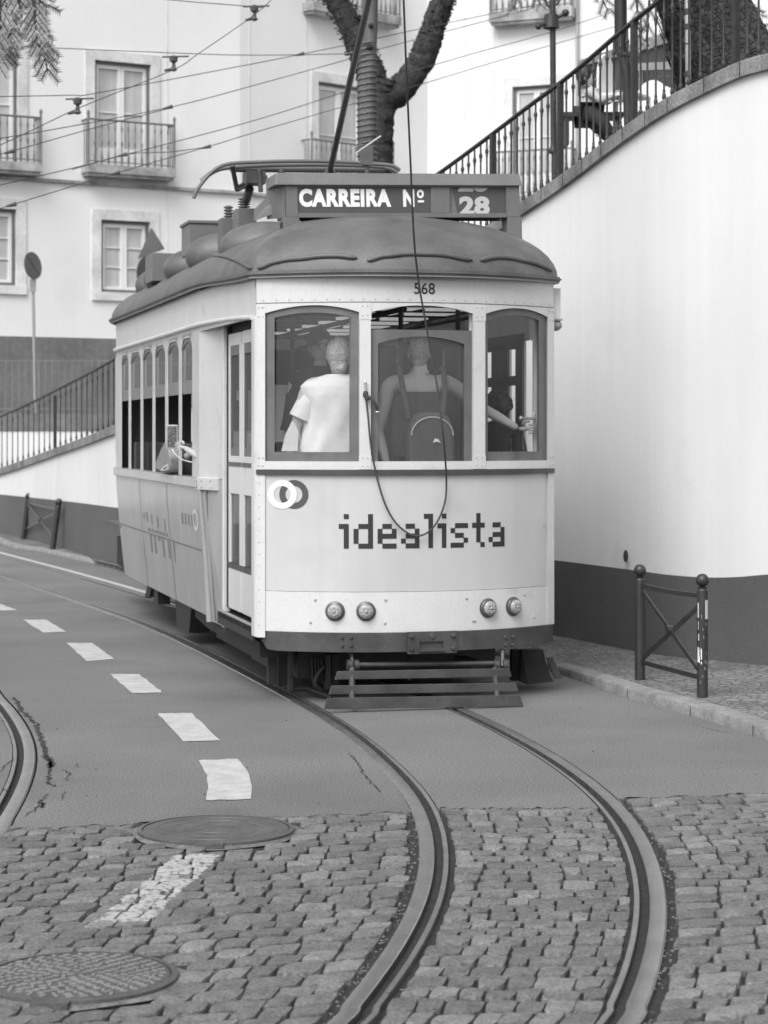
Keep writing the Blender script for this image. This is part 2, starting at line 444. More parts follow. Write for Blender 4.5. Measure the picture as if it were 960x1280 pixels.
# setts
def poly_in(x, y, poly):
    c = False; j = len(poly)-1
    for i in range(len(poly)):
        xi, yi = poly[i]; xj, yj = poly[j]
        if (yi > y) != (yj > y) and x < (xj-xi)*(y-yi)/(yj-yi)+xi: c = not c
        j = i
    return c
mark = [(G(x, y).x, G(x, y).y) for x, y in ((208,1062),(284,1062),(192,1158),(104,1155))]
sb = MB()
def stone(c00, c10, c11, c01, h, mi, gap=.0055, flat=False):
    """irregular domed sett from a ground quad"""
    cx = (c00+c10+c11+c01)/4
    if any((Vector((cx.x, cx.y, 0))-m).length < r+.07 for m, r in MH): return
    L1 = (c10-c00).length
    q = [c00, c10, c11, c01]
    q = [p+Vector(((1 if cx.x > p.x else -1)*gap*.45*random.uniform(.2,1.5), (1 if cx.y > p.y else -1)*gap*.9*random.uniform(.4,1.6), 0))+Vector((random.uniform(-.005,.005), random.uniform(-.010,.010), 0)) for p in q]
    tx = random.uniform(-.035, .035); ty = random.uniform(-.03, .03)
    N = 7; rc = random.uniform(.03, .13) if not flat else .0; lump = random.uniform(.22, .6) if not flat else .1; ex = random.choice((4, 6, 6))
    rows = []
    for j in range(N):
        row = []
        for i in range(N):
            s = i/(N-1); t = j/(N-1)
            # round the corners in plan
            ss = s*2-1; tt = t*2-1
            k = 1-rc*(ss*ss*tt*tt)
            s2 = (ss*k+1)/2; t2 = (tt*k+1)/2
            p = (q[0]*(1-s2)+q[1]*s2)*(1-t2)+(q[3]*(1-s2)+q[2]*s2)*t2
            e = max(abs(ss), abs(tt))
            z = h
            e2 = abs(ss)**ex+abs(tt)**ex
            z -= .018*min(e2, 2)**1.0*lump
            z += tx*(p.x-cx.x)+ty*(p.y-cx.y)+random.uniform(-.0024, .0024)
            if e > .99: z = h-.035
            row.append((p.x, p.y, z))
        rows.append(row)
    # shrink penultimate ring outward to give steep flanks
    for j in range(N):
        for i in range(N):
            if (i in (1, N-2) or j in (1, N-2)) and not (i in (0, N-1) or j in (0, N-1)):
                ii = 0 if i == 1 else N-1 if i == N-2 else i
                jj = 0 if j == 1 else N-1 if j == N-2 else j
                a = rows[j][i]; o = rows[jj][ii]
                rows[j][i] = (lerp(a[0], o[0], .80), lerp(a[1], o[1], .80), a[2]-.004)
    sb.mi = mi
    sb.grid(rows)
random.seed(11)
def pick(x, y):
    return random.choices((0,1,2,3), (3,4,1.6,3))[0]
def zone(dfun, edge, sign, dmin, dmax, slope, nrow, wid=.134, dep=.155):
    """rows of setts; columns keep a steady distance from the rail edge"""
    off = -.07
    for r in range(nrow):
        dp = dep*random.uniform(.86, 1.14)
        o0 = off; off += dp
        d = dmin+random.uniform(0, .03)
        first = True
        while d < dmax:
            w = wid*random.choice((.75,.9,1,1,1.1,1.25,1.45))
            if d+w > dmax-.05: w = dmax-d
            ph = random.uniform(-.008, .008)
            cs = []
            for dd in (d, d+w):
                for oo in (o0, off):
                    # fixed point iteration for the slanted row
                    D = dfun(0)-oo
                    x = 0
                    for _ in range(4):
                        x = edge(D, dd); D = dfun(x)-oo+ph+.02*math.sin(x*2.1+r*.35)
                    cs.append(Vector((x, D, 0)))
            a0, a1, b0, b1 = cs     # a0: near d far row edge...
            c = (a0+b1)/2
            if -4.6 < c.x < 5.2 and c.y > 5.6:
                stone(a0, b0, b1, a1, -.005 if r == 0 else random.uniform(-.006, .005), pick(c.x, c.y), random.choice((.004,.0055,.009)) if r else .002, r == 0)
            d += w
            if w <= 0.02: break
zone(Dleft, lambda D, dd: x_of(railL, min(max(D, 5.5), 14))-dd, -1, .028, 4.4, .2, 42)
zone(Dmid, lambda D, dd: lerp(x_of(railL, D)+.160, x_of(railR, D)-.160, dd/1.2), 1, 0, 1.2*.999, 0, 42, wid=.160, dep=.156)
zone(Dright, lambda D, dd: x_of(railR, min(max(D, 5.5), 14))+dd, 1, .028, 3.2, .2, 43, wid=.138, dep=.155)
tag(sb.build('cobbled_road', [M['sett0'], M['sett1'], M['sett2'], M['sett3'], M['sett_paint']], sm=55, fix=False), kind='structure')

# loose grit and tufts along rails
gb = MB(); random.seed(5)
for i in range(420):
    rail, sg = random.choice(((railL,-1),(railR,1),(railL,-1),(railR,1),(railX,1)))
    D = random.uniform(6.5, 12.4); x = x_of(rail, D)+sg*random.uniform(.0, .04)
    s = random.uniform(.002, .008)
    gb.sphere((x, D, -.012+s), (s, s, s*.7), 6, 4)
for i in range(160):
    x = random.uniform(-2.8, 3.6); D = random.uniform(7, 19)
    if x > x_kerb(D)-.1: continue
    s = random.uniform(.002, .006)
    gb.sphere((x, D, .004), (s*1.6, s, s*.5), 6, 4)
tag(gb.build('road_grit', M['mortar'], fix=False), kind='stuff', label='grit and small stones lying along the rails', cat='grit')

# painted dashes
random.seed(2)
dashes = [[(-28,755),(0,755),(21,763),(-8,764)],[(29,775),(58,775),(83,790),(54,791)],[(83,804),(115,804),(142.5,824),(109,827)],[(137.5,843),(174,843),(203,866),(164.6,867)],[(197,892.5),(239.6,891.7),(275,926),(229,927.5)],[(248.7,951),(298,949),(312.5,1000),(256,1001)]]
b = MB()
for q in dashes:
    c = [G(x, y) for x, y in q]
    for v in c: v.z = .004
    loop = []
    for a, d in ((0,1),(1,2),(2,3),(3,0)):
        for k in range(10):
            p = c[a].lerp(c[d], k/10)
            if q[0][0] > 240 and a in (1, 3): p.x += .035*math.sin(PI*k/10)
            loop.append(p+Vector((random.uniform(-.006,.006), random.uniform(-.012,.012), 0)))
    b.add(loop, [tuple(range(len(loop)))])
rows = []  # pale strip beside the far right rail, painted in as its highlight
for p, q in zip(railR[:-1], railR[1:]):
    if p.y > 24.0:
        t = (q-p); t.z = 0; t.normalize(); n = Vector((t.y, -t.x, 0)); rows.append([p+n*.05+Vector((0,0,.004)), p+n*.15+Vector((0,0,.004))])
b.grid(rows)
tag(b.build('dashes_and_rail_glint', M['paint_dash_glint']), kind='structure')

# cracks in asphalt
b = MB(); random.seed(9)
def crack(pts, w):
    pts = [G(x, y) for x, y in pts]
    out = []
    for a, c in zip(pts[:-1], pts[1:]):
        n = max(3, int((c-a).length/.03))
        for k in range(n): out.append(a.lerp(c, k/n)+Vector((random.uniform(-.012,.012), random.uniform(-.03,.03), 0)))
    L_, R_ = [], []
    for i, p in enumerate(out):
        ww = w*random.uniform(.2, 1)
        L_.append((p.x-ww, p.y, .0045)); R_.append((p.x+ww, p.y, .0045))
    b.grid([L_, R_])
crack([(437,942),(448,955),(455,968),(465,980),(478,992)], .006)
crack([(18,872),(28,890),(45,905),(52,925),(58,945),(64,960)], .022)
crack([(64,950),(62,965),(60,980),(70,985)], .012)
crack([(52,945),(66,952),(60,962)], .02)
crack([(78,962),(86,968),(84,978)], .006)
crack([(50,1000),(52,1010),(58,1003)], .012)
crack([(28,1022),(45,1012),(55,1000),(60,992)], .006)
crack([(80,990),(78,1000)], .004); crack([(95,955),(96,962)], .004)
crack([(0,965),(10,955),(20,948)], .006); crack([(2,985),(14,990)], .01)
crack([(690,870),(735,866),(760,862)], .004); crack([(860,905),(900,915),(930,917)], .004)
tag(b.build('road_cracks', M['asphalt_crack'], fix=False), kind='structure')

# ---- pavement + kerb
def offset_line(pts, d):
    out = []
    for i, p in enumerate(pts):
        a = pts[max(i-1, 0)]; c = pts[min(i+1, len(pts)-1)]; t = (c-a).normalized()
        out.append(p+Vector((-t.y, t.x, 0))*d)
    return out
kin = offset_line(kerb, .0); kout = offset_line(kerb, .16)
b = MB()
rows = []
for i, (p, q) in enumerate(zip(kin, kout)):
    hz = .085 if p.y < 17 else max(.05, .085-.015*(p.y-17))
    jz = 0
    rows.append([(p.x, p.y, -.03), (p.x+.004, p.y, hz-.015), (p.x+.018, p.y+.01, hz), (q.x, q.y, hz+.003), (q.x, q.y, -.03)])
b.grid(rows)
tag(b.build('kerb', M['kerb'], sm=50), kind='structure')
jb = MB()
acc = 0
for i in range(1, len(kin)):
    acc += (kin[i]-kin[i-1]).length
    if acc > .95 and 13 < kin[i].y < 24:
        acc = 0
        p, q = kin[i], kout[i]; hz = .085 if p.y < 17 else max(.05, .085-.015*(p.y-17))
        d = (q-p).normalized(); t = Vector((-d.y, d.x, 0))*.004
        jb.add([p-d*.003-t+Vector((0,0,0)), p-d*.003+t, p-d*.003+t+Vector((0,0,hz-.01)), p-d*.003-t+Vector((0,0,hz-.01))], [(0,1,2,3)])
        z1 = Vector((0,0,hz+.0055))
        jb.add([p+d*.02-t+z1, p+d*.02+t+z1, q+t+z1, q-t+z1], [(0,1,2,3)])
tag(jb.build('kerb_joints', M['dirt'], fix=False), kind='structure')
b = MB(); rows = []
nk = len(kout)
wl = [wpt(px) for px in wpx]
def near_wall(p):
    return min(wl, key=lambda w: (w.x-p.x)**2+(w.y-p.y)**2)
for p in kout:
    w = near_wall(p)
    if p.y < 15.5: w = p+Vector((5.5, 3.0, 0))
    hz = .085 if p.y < 17 else max(.05, .085-.015*(p.y-17))
    w2 = w+(w-p).normalized()*.4
    rows.append([Vector((lerp(p.x, w2.x, k/6), lerp(p.y, w2.y, k/6), hz+.0+(.02*k/6))) for k in range(7)])
b.grid(rows)
tag(b.build('pavement', M['pavement']), kind='structure')

# ------------------------------------------------------------------ retaining wall
b = MB()
rows = []
for px in wpx:
    p = wpt(px); zt = ctop(px)-.12; zp = ptop(px)
    n = Vector((-.15, -.98, 0)).normalized()
    rows.append([p+Vector((0,0,lerp(zp, zt, k/4))) for k in range(5)])
b.grid(rows)
back = [[r[0]+Vector((.25,.5,0)), r[-1]+Vector((.25,.5,0))] for r in rows]
b.grid(back)
b.grid([[r[-1], bk[-1]] for r, bk in zip(rows, back)])
rw = thing('retaining_wall', 'tall white plastered wall with dark painted base curving up behind the tram', 'wall', wpt(700))
off = -wpt(700)
def child_off(o):
    o.data.transform(Matrix.Translation(off)); return o
child_off(b.build('wall_face', M['plaster'], rw, sm=60))
b = MB(); rows = []
for px in wpx:
    p = wpt(px)+Vector((-.008,-.018,0)); zp = ptop(px)
    rows.append([p+Vector((0,0,-.05)), p+Vector((0,0,zp/2)), p+Vector((0,0,zp)), p+Vector((.02,.03,zp+.001))])
b.grid(rows); child_off(b.build('plinth', M['plinth'], rw, sm=60))
b = MB(); rows = []
for px in wpx:
    p = wpt(px); zt = ctop(px)
    t = (wpt(px+6)-wpt(px-6)).normalized(); n = Vector((t.y, -t.x, 0))
    if n.y > 0: n = -n
    a = p+n*.05; c = p-n*.28
    rows.append([a+Vector((0,0,zt-.135)), a+Vector((0,0,zt-.01)), a-n*.01+Vector((0,0,zt)), c+Vector((0,0,zt)), c+Vector((0,0,zt-.135)), a+Vector((0,0,zt-.135))])
b.grid(rows); child_off(b.build('coping', M['coping'], rw, sm=30))
b = MB()
for px in (20,75,130,655,682,709,733,757,784,812,840,885,930,975):
    p = wpt(px); zt = ctop(px); t = (wpt(px+3)-wpt(px-3)).normalized(); n = Vector((t.y, -t.x, 0))
    if n.y > 0: n = -n
    a = p+n*.053
    b.box(-.004,.004,-.001,.001,zt-.135,zt-.002, Matrix.Translation((a.x, a.y, 0)) @ Matrix.Rotation(math.atan2(t.y, t.x), 4, 'Z'))
child_off(b.build('coping_joint', M['dirt'], rw))
# weep hole
p = wpt(787); b = MB(); zc = z_of(787, 695)
b.lathe([(.022,0),(.022,.02)], Matrix.Translation(p+Vector((-.04,-.03,zc))) @ Matrix.Scale(2.6, 4, (0,0,1)) @ Matrix.Rotation(PI/2, 4, 'X'), 12)
child_off(b.build('drain_hole', M['dirt'], rw))

# railing along the wall top
rg = thing('railing', 'long black iron railing climbing along the curved white wall top', 'railing', wpt(700)+Vector((0,0,ctop(700))))
roff = -(wpt(700)+Vector((0,0,ctop(700))))
def rail_base(px):
    t = (wpt(px+6)-wpt(px-6)).normalized(); n = Vector((t.y, -t.x, 0))
    if n.y > 0: n = -n
    return wpt(px)-n*.06, t
RH = .97
def hr(px): 
    p, t = rail_base(px); return p+Vector((0,0,ctop(px)+RH+(.08 if px < 200 else 0)))
b = MB()
pts = [hr(px) for px in wpx[2:]]
rows = []
for i, p in enumerate(pts):
    a = pts[max(i-1,0)]; c = pts[min(i+1, len(pts)-1)]; t = c-a; t.z = 0; t.normalize(); n = Vector((t.y,-t.x,0))*.026
    rows.append([p-n+Vector((0,0,-.012)), p-n*.8+Vector((0,0,.012)), p+n*.8+Vector((0,0,.012)), p+n+Vector((0,0,-.012)), p-n+Vector((0,0,-.012))])
b.grid(rows)
o = b.build('handrail', M['iron'], rg, sm=30); o.data.transform(Matrix.Translation(roff))
b = MB()
def bal_geom(mb, px, plain=False):
    p, t = rail_base(px); z0 = ctop(px); H = RH+(.08 if px < 200 else 0)-.01
    prof = [(.010,0),(.019,.012),(.019,.035),(.011,.045),(.018,.06),(.020,.08),(.018,.10),(.010,.115),(.015,.13),(.010,.145),(.0095,H-.19),(.015,H-.175),(.010,H-.165),(.019,H-.14),(.020,H-.12),(.011,H-.10),(.0095,H)]
    if plain: prof = [(.011,0),(.011,H)]
    mb.lathe(prof, Matrix.Translation((p.x, p.y, z0)), 8 if not plain else 5)
pxs_left = [-8+6.6*i for i in range(23)]
pxs_right = []
x = 534.0
while x < 1010:
    pxs_right.append(x); x += 7.6 if x < 700 else (8.4 if x < 800 else (10.5 if x < 850 else 14.6))
for k, px in enumerate(pxs_left+pxs_right):
    if k in (11,) or (px > 600 and k % 11 == 0):
        mb = MB(); p, t = rail_base(px); z0 = ctop(px)
        mb.box(-.026,.026,-.026,.026, z0-.02, z0+RH, Matrix.Translation((p.x,p.y,0)) @ Matrix.Rotation(math.atan2(t.y,t.x),4,'Z'))
        o = mb.build('railing_post', M['iron'], rg)
    else:
        mb = MB(); bal_geom(mb, px)
        o = mb.build('baluster', M['iron'], rg, sm=50)
    o.data.transform(Matrix.Translation(roff))
mb = MB(); px = 146
while px < 530: bal_geom(mb, px, True); px += 7.2
for px in [-150+8*i for i in range(17)]: bal_geom(mb, px, True)
o = mb.build('baluster', M['iron'], rg); o.data.transform(Matrix.Translation(roff)); o['kind'] = 'stuff'

# ramp behind the wall, upper street
b = MB(); rows = []
for px in wpx:
    p, t = rail_base(px); n = Vector((t.y,-t.x,0)); n = n if n.y > 0 else -n
    z = ctop(px)-.04
    rows.append([p+n*(.1)+Vector((0,0,z)), p+n*2.3+Vector((0,0,z))])
b.grid(rows); tag(b.build('ramp', M['pavement']), kind='structure')
b = MB()
b.grid([[(-30,46.2,2.42),(-6,46.2,2.42),(-1.5,44,2.42),(.5,30,2.42),(14,30,2.42)],[(-30,66,2.42),(-6,66,2.42),(-1.5,66,2.42),(.5,66,2.42),(20,66,2.42)]])
tag(b.build('upper_street', M['pavement']), kind='structure')
b = MB()
b.grid([[(2.2,24.0,4.7),(9,19.5,5.6)],[(3.0,33.5,4.4),(14,33.5,5.4)]])
tag(b.build('terrace', M['pavement']), kind='structure')
# low white wall of the upper street with thin fence
uw = thing('street_wall', 'low white wall below the thin dark street fence far left', 'wall', (-6,46,0))
b = MB(); b.box(-16,4.5,0,.25,.0,2.10); b.build('wall_face', M['plaster'], uw)
b = MB(); b.box(-16,4.5,-.03,.28,2.10,2.46); b.build('coping', M['facade_plinth'], uw)
fn = thing('street_fence', 'thin plain vertical bar fence on the low wall before the house plinth', 'fence', (-6,46.1,2.46))
b = MB()
for zz in (1.13, .10): b.box(-12,4.4,-.012,.012,zz-.012,zz+.012)
b.build('fence_rail', M['bal_iron'], fn)
for i in range(48):
    x = -5.2+i*.142
    mb = MB(); r = .009 if i % 9 else .02
    mb.box(x-r, x+r, -r, r, 0, 1.12); mb.build('fence_bar' if i % 9 else 'fence_post', M['bal_iron'], fn)

# ------------------------------------------------------------------ house facade
bd = thing('town_house', 'pale rendered town house with stone framed windows and iron balconies', 'building', (0,50,0))
A0 = Vector((-8.89,50,0)); dA = Vector((.859,.512,0)).normalized()
A1 = A0+dA*6.22; dB = Vector((.722,.692,0)).normalized(); B1 = A1+dB*6.52; dC = Vector((.917,-.399,0)).normalized()
SEG = {'A': (A0-dA*9, dA, 15.22), 'B': (A1, dB, 6.52), 'C': (B1, dC, 15)}
BO = Vector((0,-50,0))
def seg_t(s, px):
    o, d, L_ = SEG[s]; k = (px-CX)/F
    return (k*o.y-o.x)/(d.x-k*d.y)
def seg_z(s, px, py):
    o, d, L_ = SEG[s]; t = seg_t(s, px); return HC-(py-HY)*(o.y+d.y*t)/F
def segM(s):
    o, d, L_ = SEG[s]
    return Matrix.Translation(o+BO) @ Matrix.Rotation(math.atan2(d.y, d.x), 4, 'Z')
wins = {'A': [], 'B': [], 'C': []}
def W(s, x0, x1, yt, yb, door): 
    xm = (x0+x1)/2; wins[s].append((seg_t(s, x0), seg_t(s, x1), seg_z(s, xm, yb), seg_z(s, xm, yt), door))
W('A',118,188,78,222,True); W('A',-50,22,63,212,True); W('A',126,187,276,366,False); W('A',-46,20,260,356,False)
W('A',118,188,-170,-22,True); W('B',397,455,106,250,True); W('C',641,698,107,250,True); W('B',402,460,-125,20,True); W('C',638,700,-150,14,True)
W('C',800,858,110,250,True); W('C',830,888,-160,10,True)
ZT = 17.0
pzone = seg_z('A', 0, 420)
for s, (o, d, L_) in SEG.items():
    xs = sorted(set([0, L_]+[v for w in wins[s] for v in (w[0], w[1])]))
    zs = sorted(set([pzone, ZT]+[v for w in wins[s] for v in (w[2], w[3])]))
    mb = MB(); Mx = segM(s)
    for i in range(len(xs)-1):
        for j in range(len(zs)-1):
            xm = (xs[i]+xs[i+1])/2; zm = (zs[j]+zs[j+1])/2
            if any(w[0] < xm < w[1] and w[2] < zm < w[3] for w in wins[s]): continue
            mb.add([Mx @ Vector(v) for v in ((xs[i],0,zs[j]),(xs[i+1],0,zs[j]),(xs[i+1],0,zs[j+1]),(xs[i],0,zs[j+1]))], [(0,1,2,3)])
    mb.build('wall', M['facade'], bd)
    mb = MB(); mb.box(0, L_, -.05, .1, 2.3, pzone, Mx); mb.build('plinth', M['facade_plinth'], bd)
    for (t0, t1, z0, z1, door) in wins[s]:
        # stone surround
        sw = .24
        mb = MB(); mb.box(t0-sw, t0, -.04, .2, z0-(.0 if door else .16), z1+sw, Mx); mb.box(t1, t1+sw, -.04, .2, z0-(.0 if door else .16), z1+sw, Mx)
        mb.box(t0, t1, -.042, .2, z1, z1+sw+.002, Mx)
        if not door: mb.box(t0-sw, t1+sw, -.07, .2, z0-.2, z0-.0, Mx)
        wn = mb.build('window', M['stone_trim'], bd)
        mb = MB(); e = .07
        mb.box(t0, t0+e, .05, .2, z0, z1, Mx); mb.box(t1-e, t1, .05, .2, z0, z1, Mx); mb.box(t0+e, t1-e, .05, .2, z1-e, z1, Mx)
        if not door: mb.box(t0+e, t1-e, .05, .2, z0, z0+e, Mx)
        mb.build('outer_frame', M['shutter_dark'], wn)
        a, c = t0+e, t1-e; m_ = (a+c)/2; f = .075
        mb = MB()
        for l, r in ((a, m_-.004), (m_+.004, c)):
            mb.box(l, l+f, .1, .17, z0+.03, z1-e, Mx); mb.box(r-f, r, .1, .17, z0+.03, z1-e, Mx)
            mb.box(l+f, r-f, .1, .17, z1-e-f*1.3, z1-e, Mx); mb.box(l+f, r-f, .1, .17, z0+.03, z0+(.7 if door else .14), Mx)
            H = z1-e-f*1.3-(z0+(.7 if door else .14)); zb = z0+(.7 if door else .14)
            for q in ((.45,) if door else (.33,.66)): mb.box(l+f, r-f, .12, .15, zb+H*q-.012, zb+H*q+.012, Mx)
        mb.build('casement', M['win_white'], wn)
        mb = MB(); mb.box(a+f, c-f, .155, .163, z0+.1, z1-e-f, Mx); mb.build('pane', M['curtain'], wn)
# string course following A and B
mb = MB()
for s in 'AB':
    o, d, L_ = SEG[s]; zc = seg_z('A', 100, 228)
    mb.box(0, L_, -.09, .05, zc-.045, zc+.03, segM(s))
mb.build('string_course', M['slab'], bd)  # darker tone stands in for the shadow line of the ledge
# fine vertical joints
mb = MB()
for s, px in (('A',209),('B',312),('C',581),('C',618),('B',383)):
    t = seg_t(s, px); mb.box(t-.012, t+.012, -.012, .01, pzone, ZT, segM(s))
mb.build('expansion_joint', M['stone_trim'], bd)
mb = MB(); t = seg_t('C', 723); mb.tube([segM('C') @ Vector((t,-.1,2.4)), segM('C') @ Vector((t,-.1,ZT))], .045, 8); mb.build('drainpipe', M['galv'], bd)

def balcony(s, x0, x1, ytop, ybot, slabh, proj=.42):
    Mx = segM(s); t0, t1 = seg_t(s, x0), seg_t(s, x1); xm = (x0+x1)/2
    zr, zb = seg_z(s, xm, ytop), seg_z(s, xm, ybot)
    mb = MB(); mb.box(t0, t1, -proj, 0, zb-slabh, zb, Mx); mb.box(t0+.04, t1-.04, -proj+.05, 0, zb-slabh-.07, zb-slabh, Mx)
    sl = mb.build('balcony', M['slab'], bd)
    mb = MB(); y = -proj+.04
    def bar(p, q, r): mb.tube([Mx @ Vector(p), Mx @ Vector(q)], r, 6)
    bar((t0+.03,y,zr),(t1-.03,y,zr),.028); bar((t0+.03,y,zb+.07),(t1-.03,y,zb+.07),.014)
    for t in (t0+.03, t1-.03):
        bar((t,y,zr),(t,0,zr),.025); bar((t,y,zb),(t,y,zr+.1),.03)
        mb.sphere(Mx @ Vector((t,y,zr+.14)), (.04,.04,.07), 8, 6)
        for k in range(1, 3): bar((t, y+k*.12, zb),(t, y+k*.12, zr), .014)
    n = max(4, int((t1-t0)/.17)); H = zr-zb
    for k in range(1, n):
        t = lerp(t0+.03, t1-.03, k/n)
        mb.lathe([(.013,0),(.03,.06),(.034,H*.16),(.014,H*.3),(.014,H*.42),(.03,H*.45),(.03,H*.52),(.014,H*.55),(.014,H*.75),(.028,H*.82),(.014,H*.9),(.014,H)], Mx @ Matrix.Translation((t, y, zb)), 6, cap=False)
    mb.build('balcony_railing', M['bal_iron'], sl, sm=50)
balcony('A', 101, 211, 155, 210, .20); balcony('A', -60, 45, 146, 203, .2)
balcony('B', 376, 480, 182, 235, .22); balcony('B', 378, 488, -40, 14, .22); balcony('C', 618, 722, 190, 245, .2); balcony('C', 618, 721, -34, 15, .26)

# ------------------------------------------------------------------ tram
TH = math.atan2(.2425, .9701); cT, sT = math.cos(TH), math.sin(TH)
TX, TD = .1805, 16.688
HW = 1.188; SW = 1.24
def T(u, v, z): return Vector((TX+cT*u-sT*v, TD+sT*u+cT*v, z))
def on_v(px, py, v):
    k = (px-CX)/F; u = (k*(TD+cT*v)-TX+sT*v)/(cT-k*sT); D = TD+sT*u+cT*v
    return u, HC-(py-HY)*D/F
def on_u(px, py, u):
    k = (px-CX)/F; v = (TX+cT*u-k*(TD+sT*u))/(sT+k*cT); D = TD+sT*u+cT*v
    return v, HC-(py-HY)*D/F
def vf(u):
    a = min(abs(u)/HW, 1.0); return -.42*(1-a**2.3)
def on_f(px, py, off=0.0):
    u = 0.0
    for _ in range(30): u = on_v(px, 0, vf(u)-off)[0]
    v = vf(u)-off; D = TD+sT*u+cT*v
    return u, HC-(py-HY)*D/F
tram = thing('tram', 'pale and grey vintage tram 568 on the curve with roof sign and cream window posts', 'tram', (TX, TD, 0), TH)
LM = Matrix.Rotation(0, 4, 'Z')

def front_strip(mb, u0, u1, zb, zt, off=0.0, th=.03, n=28, us=None):
    zbf = zb if callable(zb) else (lambda u: zb); ztf = zt if callable(zt) else (lambda u: zt)
    us = us or [lerp(u0, u1, i/n) for i in range(n+1)]
    rows = []
    for u in us:
        v = vf(u)-off
        rows.append([Vector((u, v, zbf(u))), Vector((u, v, ztf(u))), Vector((u, v+th, ztf(u))), Vector((u, v+th, zbf(u)))])
    mb.grid(rows, close=True)
    mb.add(rows[0], [(0,1,2,3)]); mb.add(rows[-1], [(3,2,1,0)])
    return mb
uL, uR = -HW, HW
pan_l = on_f(330.5, 600)[0]
# lower front
b = MB(); front_strip(b, pan_l, uR, .856, 1.735, 0, .03, 40); b.build('front_panel', M['yellow'], tram, sm=30)
b = MB(); front_strip(b, pan_l, uR, .55, .853, .004, .03, 40); o_band = b.build('lower_band', M['cream'], tram, sm=30)
b = MB(); front_strip(b, uL, uR, 1.735, 1.772, .03, .06, 40); b.build('belt_moulding', M['belt'], tram, sm=30)
b = MB(); front_strip(b, pan_l, uR-.02, 1.773, 1.835, .012, .05, 40); b.build('window_sill', M['cream'], tram, sm=30)
# bumper with rounded returns
def wrap_path(off, back=.35, r=.1):
    pts = []
    us = [lerp(uL, uR, i/40) for i in range(41)]
    us = [lerp(uL+.075, uR-.02, i/40) for i in range(41)]; core = [Vector((u, vf(u)-off, 0)) for u in us]
    l = core[0]; rr = core[-1]
    left = [Vector((l.x+.01, l.y+back, 0)), Vector((l.x-.012, l.y+.10, 0)), Vector((l.x-.010, l.y+.035, 0))]
    right = [Vector((rr.x+.012, rr.y+.035, 0)), Vector((rr.x+.015, rr.y+.12, 0)), Vector((rr.x+.0, rr.y+back, 0))]
    return left+core+right
def path_strip(mb, path, zb, zt, th):
    rows = []
    for i, p in enumerate(path):
        a = path[max(i-1,0)]; c = path[min(i+1,len(path)-1)]; t = (c-a).normalized(); n = Vector((-t.y, t.x, 0))
        q = p+n*th
        e = 0
        if i < 3 or i > len(path)-4: e = .02 if i in (2, len(path)-3) else .045
        if i in (3, len(path)-4): e = .01
        rows.append([Vector((p.x,p.y,zb+e)), Vector((p.x,p.y,zt)), Vector((q.x,q.y,zt)), Vector((q.x,q.y,zb+e))])
    mb.grid(rows, close=True); mb.add(rows[0], [(0,1,2,3)]); mb.add(rows[-1], [(3,2,1,0)])
b = MB(); path_strip(b, wrap_path(.03), .405, .548, .05); bump = b.build('bumper', M['bumper'], tram, sm=40)
def bolt(mb, u, z, r=.012, h=.012, off=.0):
    d = Vector((0,-1,0)); v = vf(u)-off
    mb.lathe([(r,0),(r,h*.5),(r*.6,h)], Matrix.Translation((u, v, z)) @ Matrix.Rotation(PI/2, 4, 'X'), 8)
for (px, py) in ((433,802),(636,801)):
    mb = MB()
    u, z = on_f(px, py, .03)
    for du in (-.032,.032):
        for dz in (-.03,.03): bolt(mb, u+du, z+dz, .014, .016, .032)
    mb.build('bolt_cluster', M['bumper'], bump)
u0, z0 = on_f(509.5, 790, .05); u1, z1 = on_f(571, 816, .05)
mb = MB()
um = (u0+u1)/2; sl0, sl1 = um-.10, um+.085
for a, c, zb, zt in ((u0,u1,z0-.075,z0),(u0,sl0,z1+.035,z0-.075),(sl1,u1,z1+.035,z0-.075),(u0,u1,z1-.0,z1+.035)):
    front_strip(mb, a, c, zb, zt, .05, .02, 6)
cp = mb.build('coupler_plate', M['bumper'], bump, bevel=.003)
mb = MB()
for uu in (u0+.03, u1-.03):
    for zz in (z0-.035, z1+.035): bolt(mb, uu, zz, .017, .02, .052)
bolt(mb, um, z0-.035, .026, .006, .052)
front_strip(mb, sl0-.01, sl1+.01, z1+.02, z1+.04, .085, .05, 4)
mb.build('coupler_pocket', M['bumper'], bump)
# small bolts on the cream band
mb = MB()
for px, py in ((394,750),(388,778),(482,750),(481,779),(583,748),(591,776),(655,743),(667,771),(593,776)):
    u, z = on_f(px, py); bolt(mb, u, z, .011, .008, .004)
mb.build('panel_bolts', M['rivet'], o_band)
# header above front windows, with rivet seam
zh0, zh1 = 3.035, 3.21
b = MB(); front_strip(b, uL+.005, uR, zh0, zh1+.03, .0, .03, 40); head = b.build('header_panel', M['cream'], tram, sm=30)
b = MB(); front_strip(b, uL+.0, uR, zh0-.008, zh0, .008, .02, 40); b.build('header_seam', M['sign_frame'], head)
mb = MB()
for i in range(27):
    bolt(mb, lerp(uL+.05, uR-.05, i/26), zh0+.018, .005, .005)
for pxx in (456, 598):
    for k in range(3):
        pass
mb.build('rivets', M['rivet'], head)
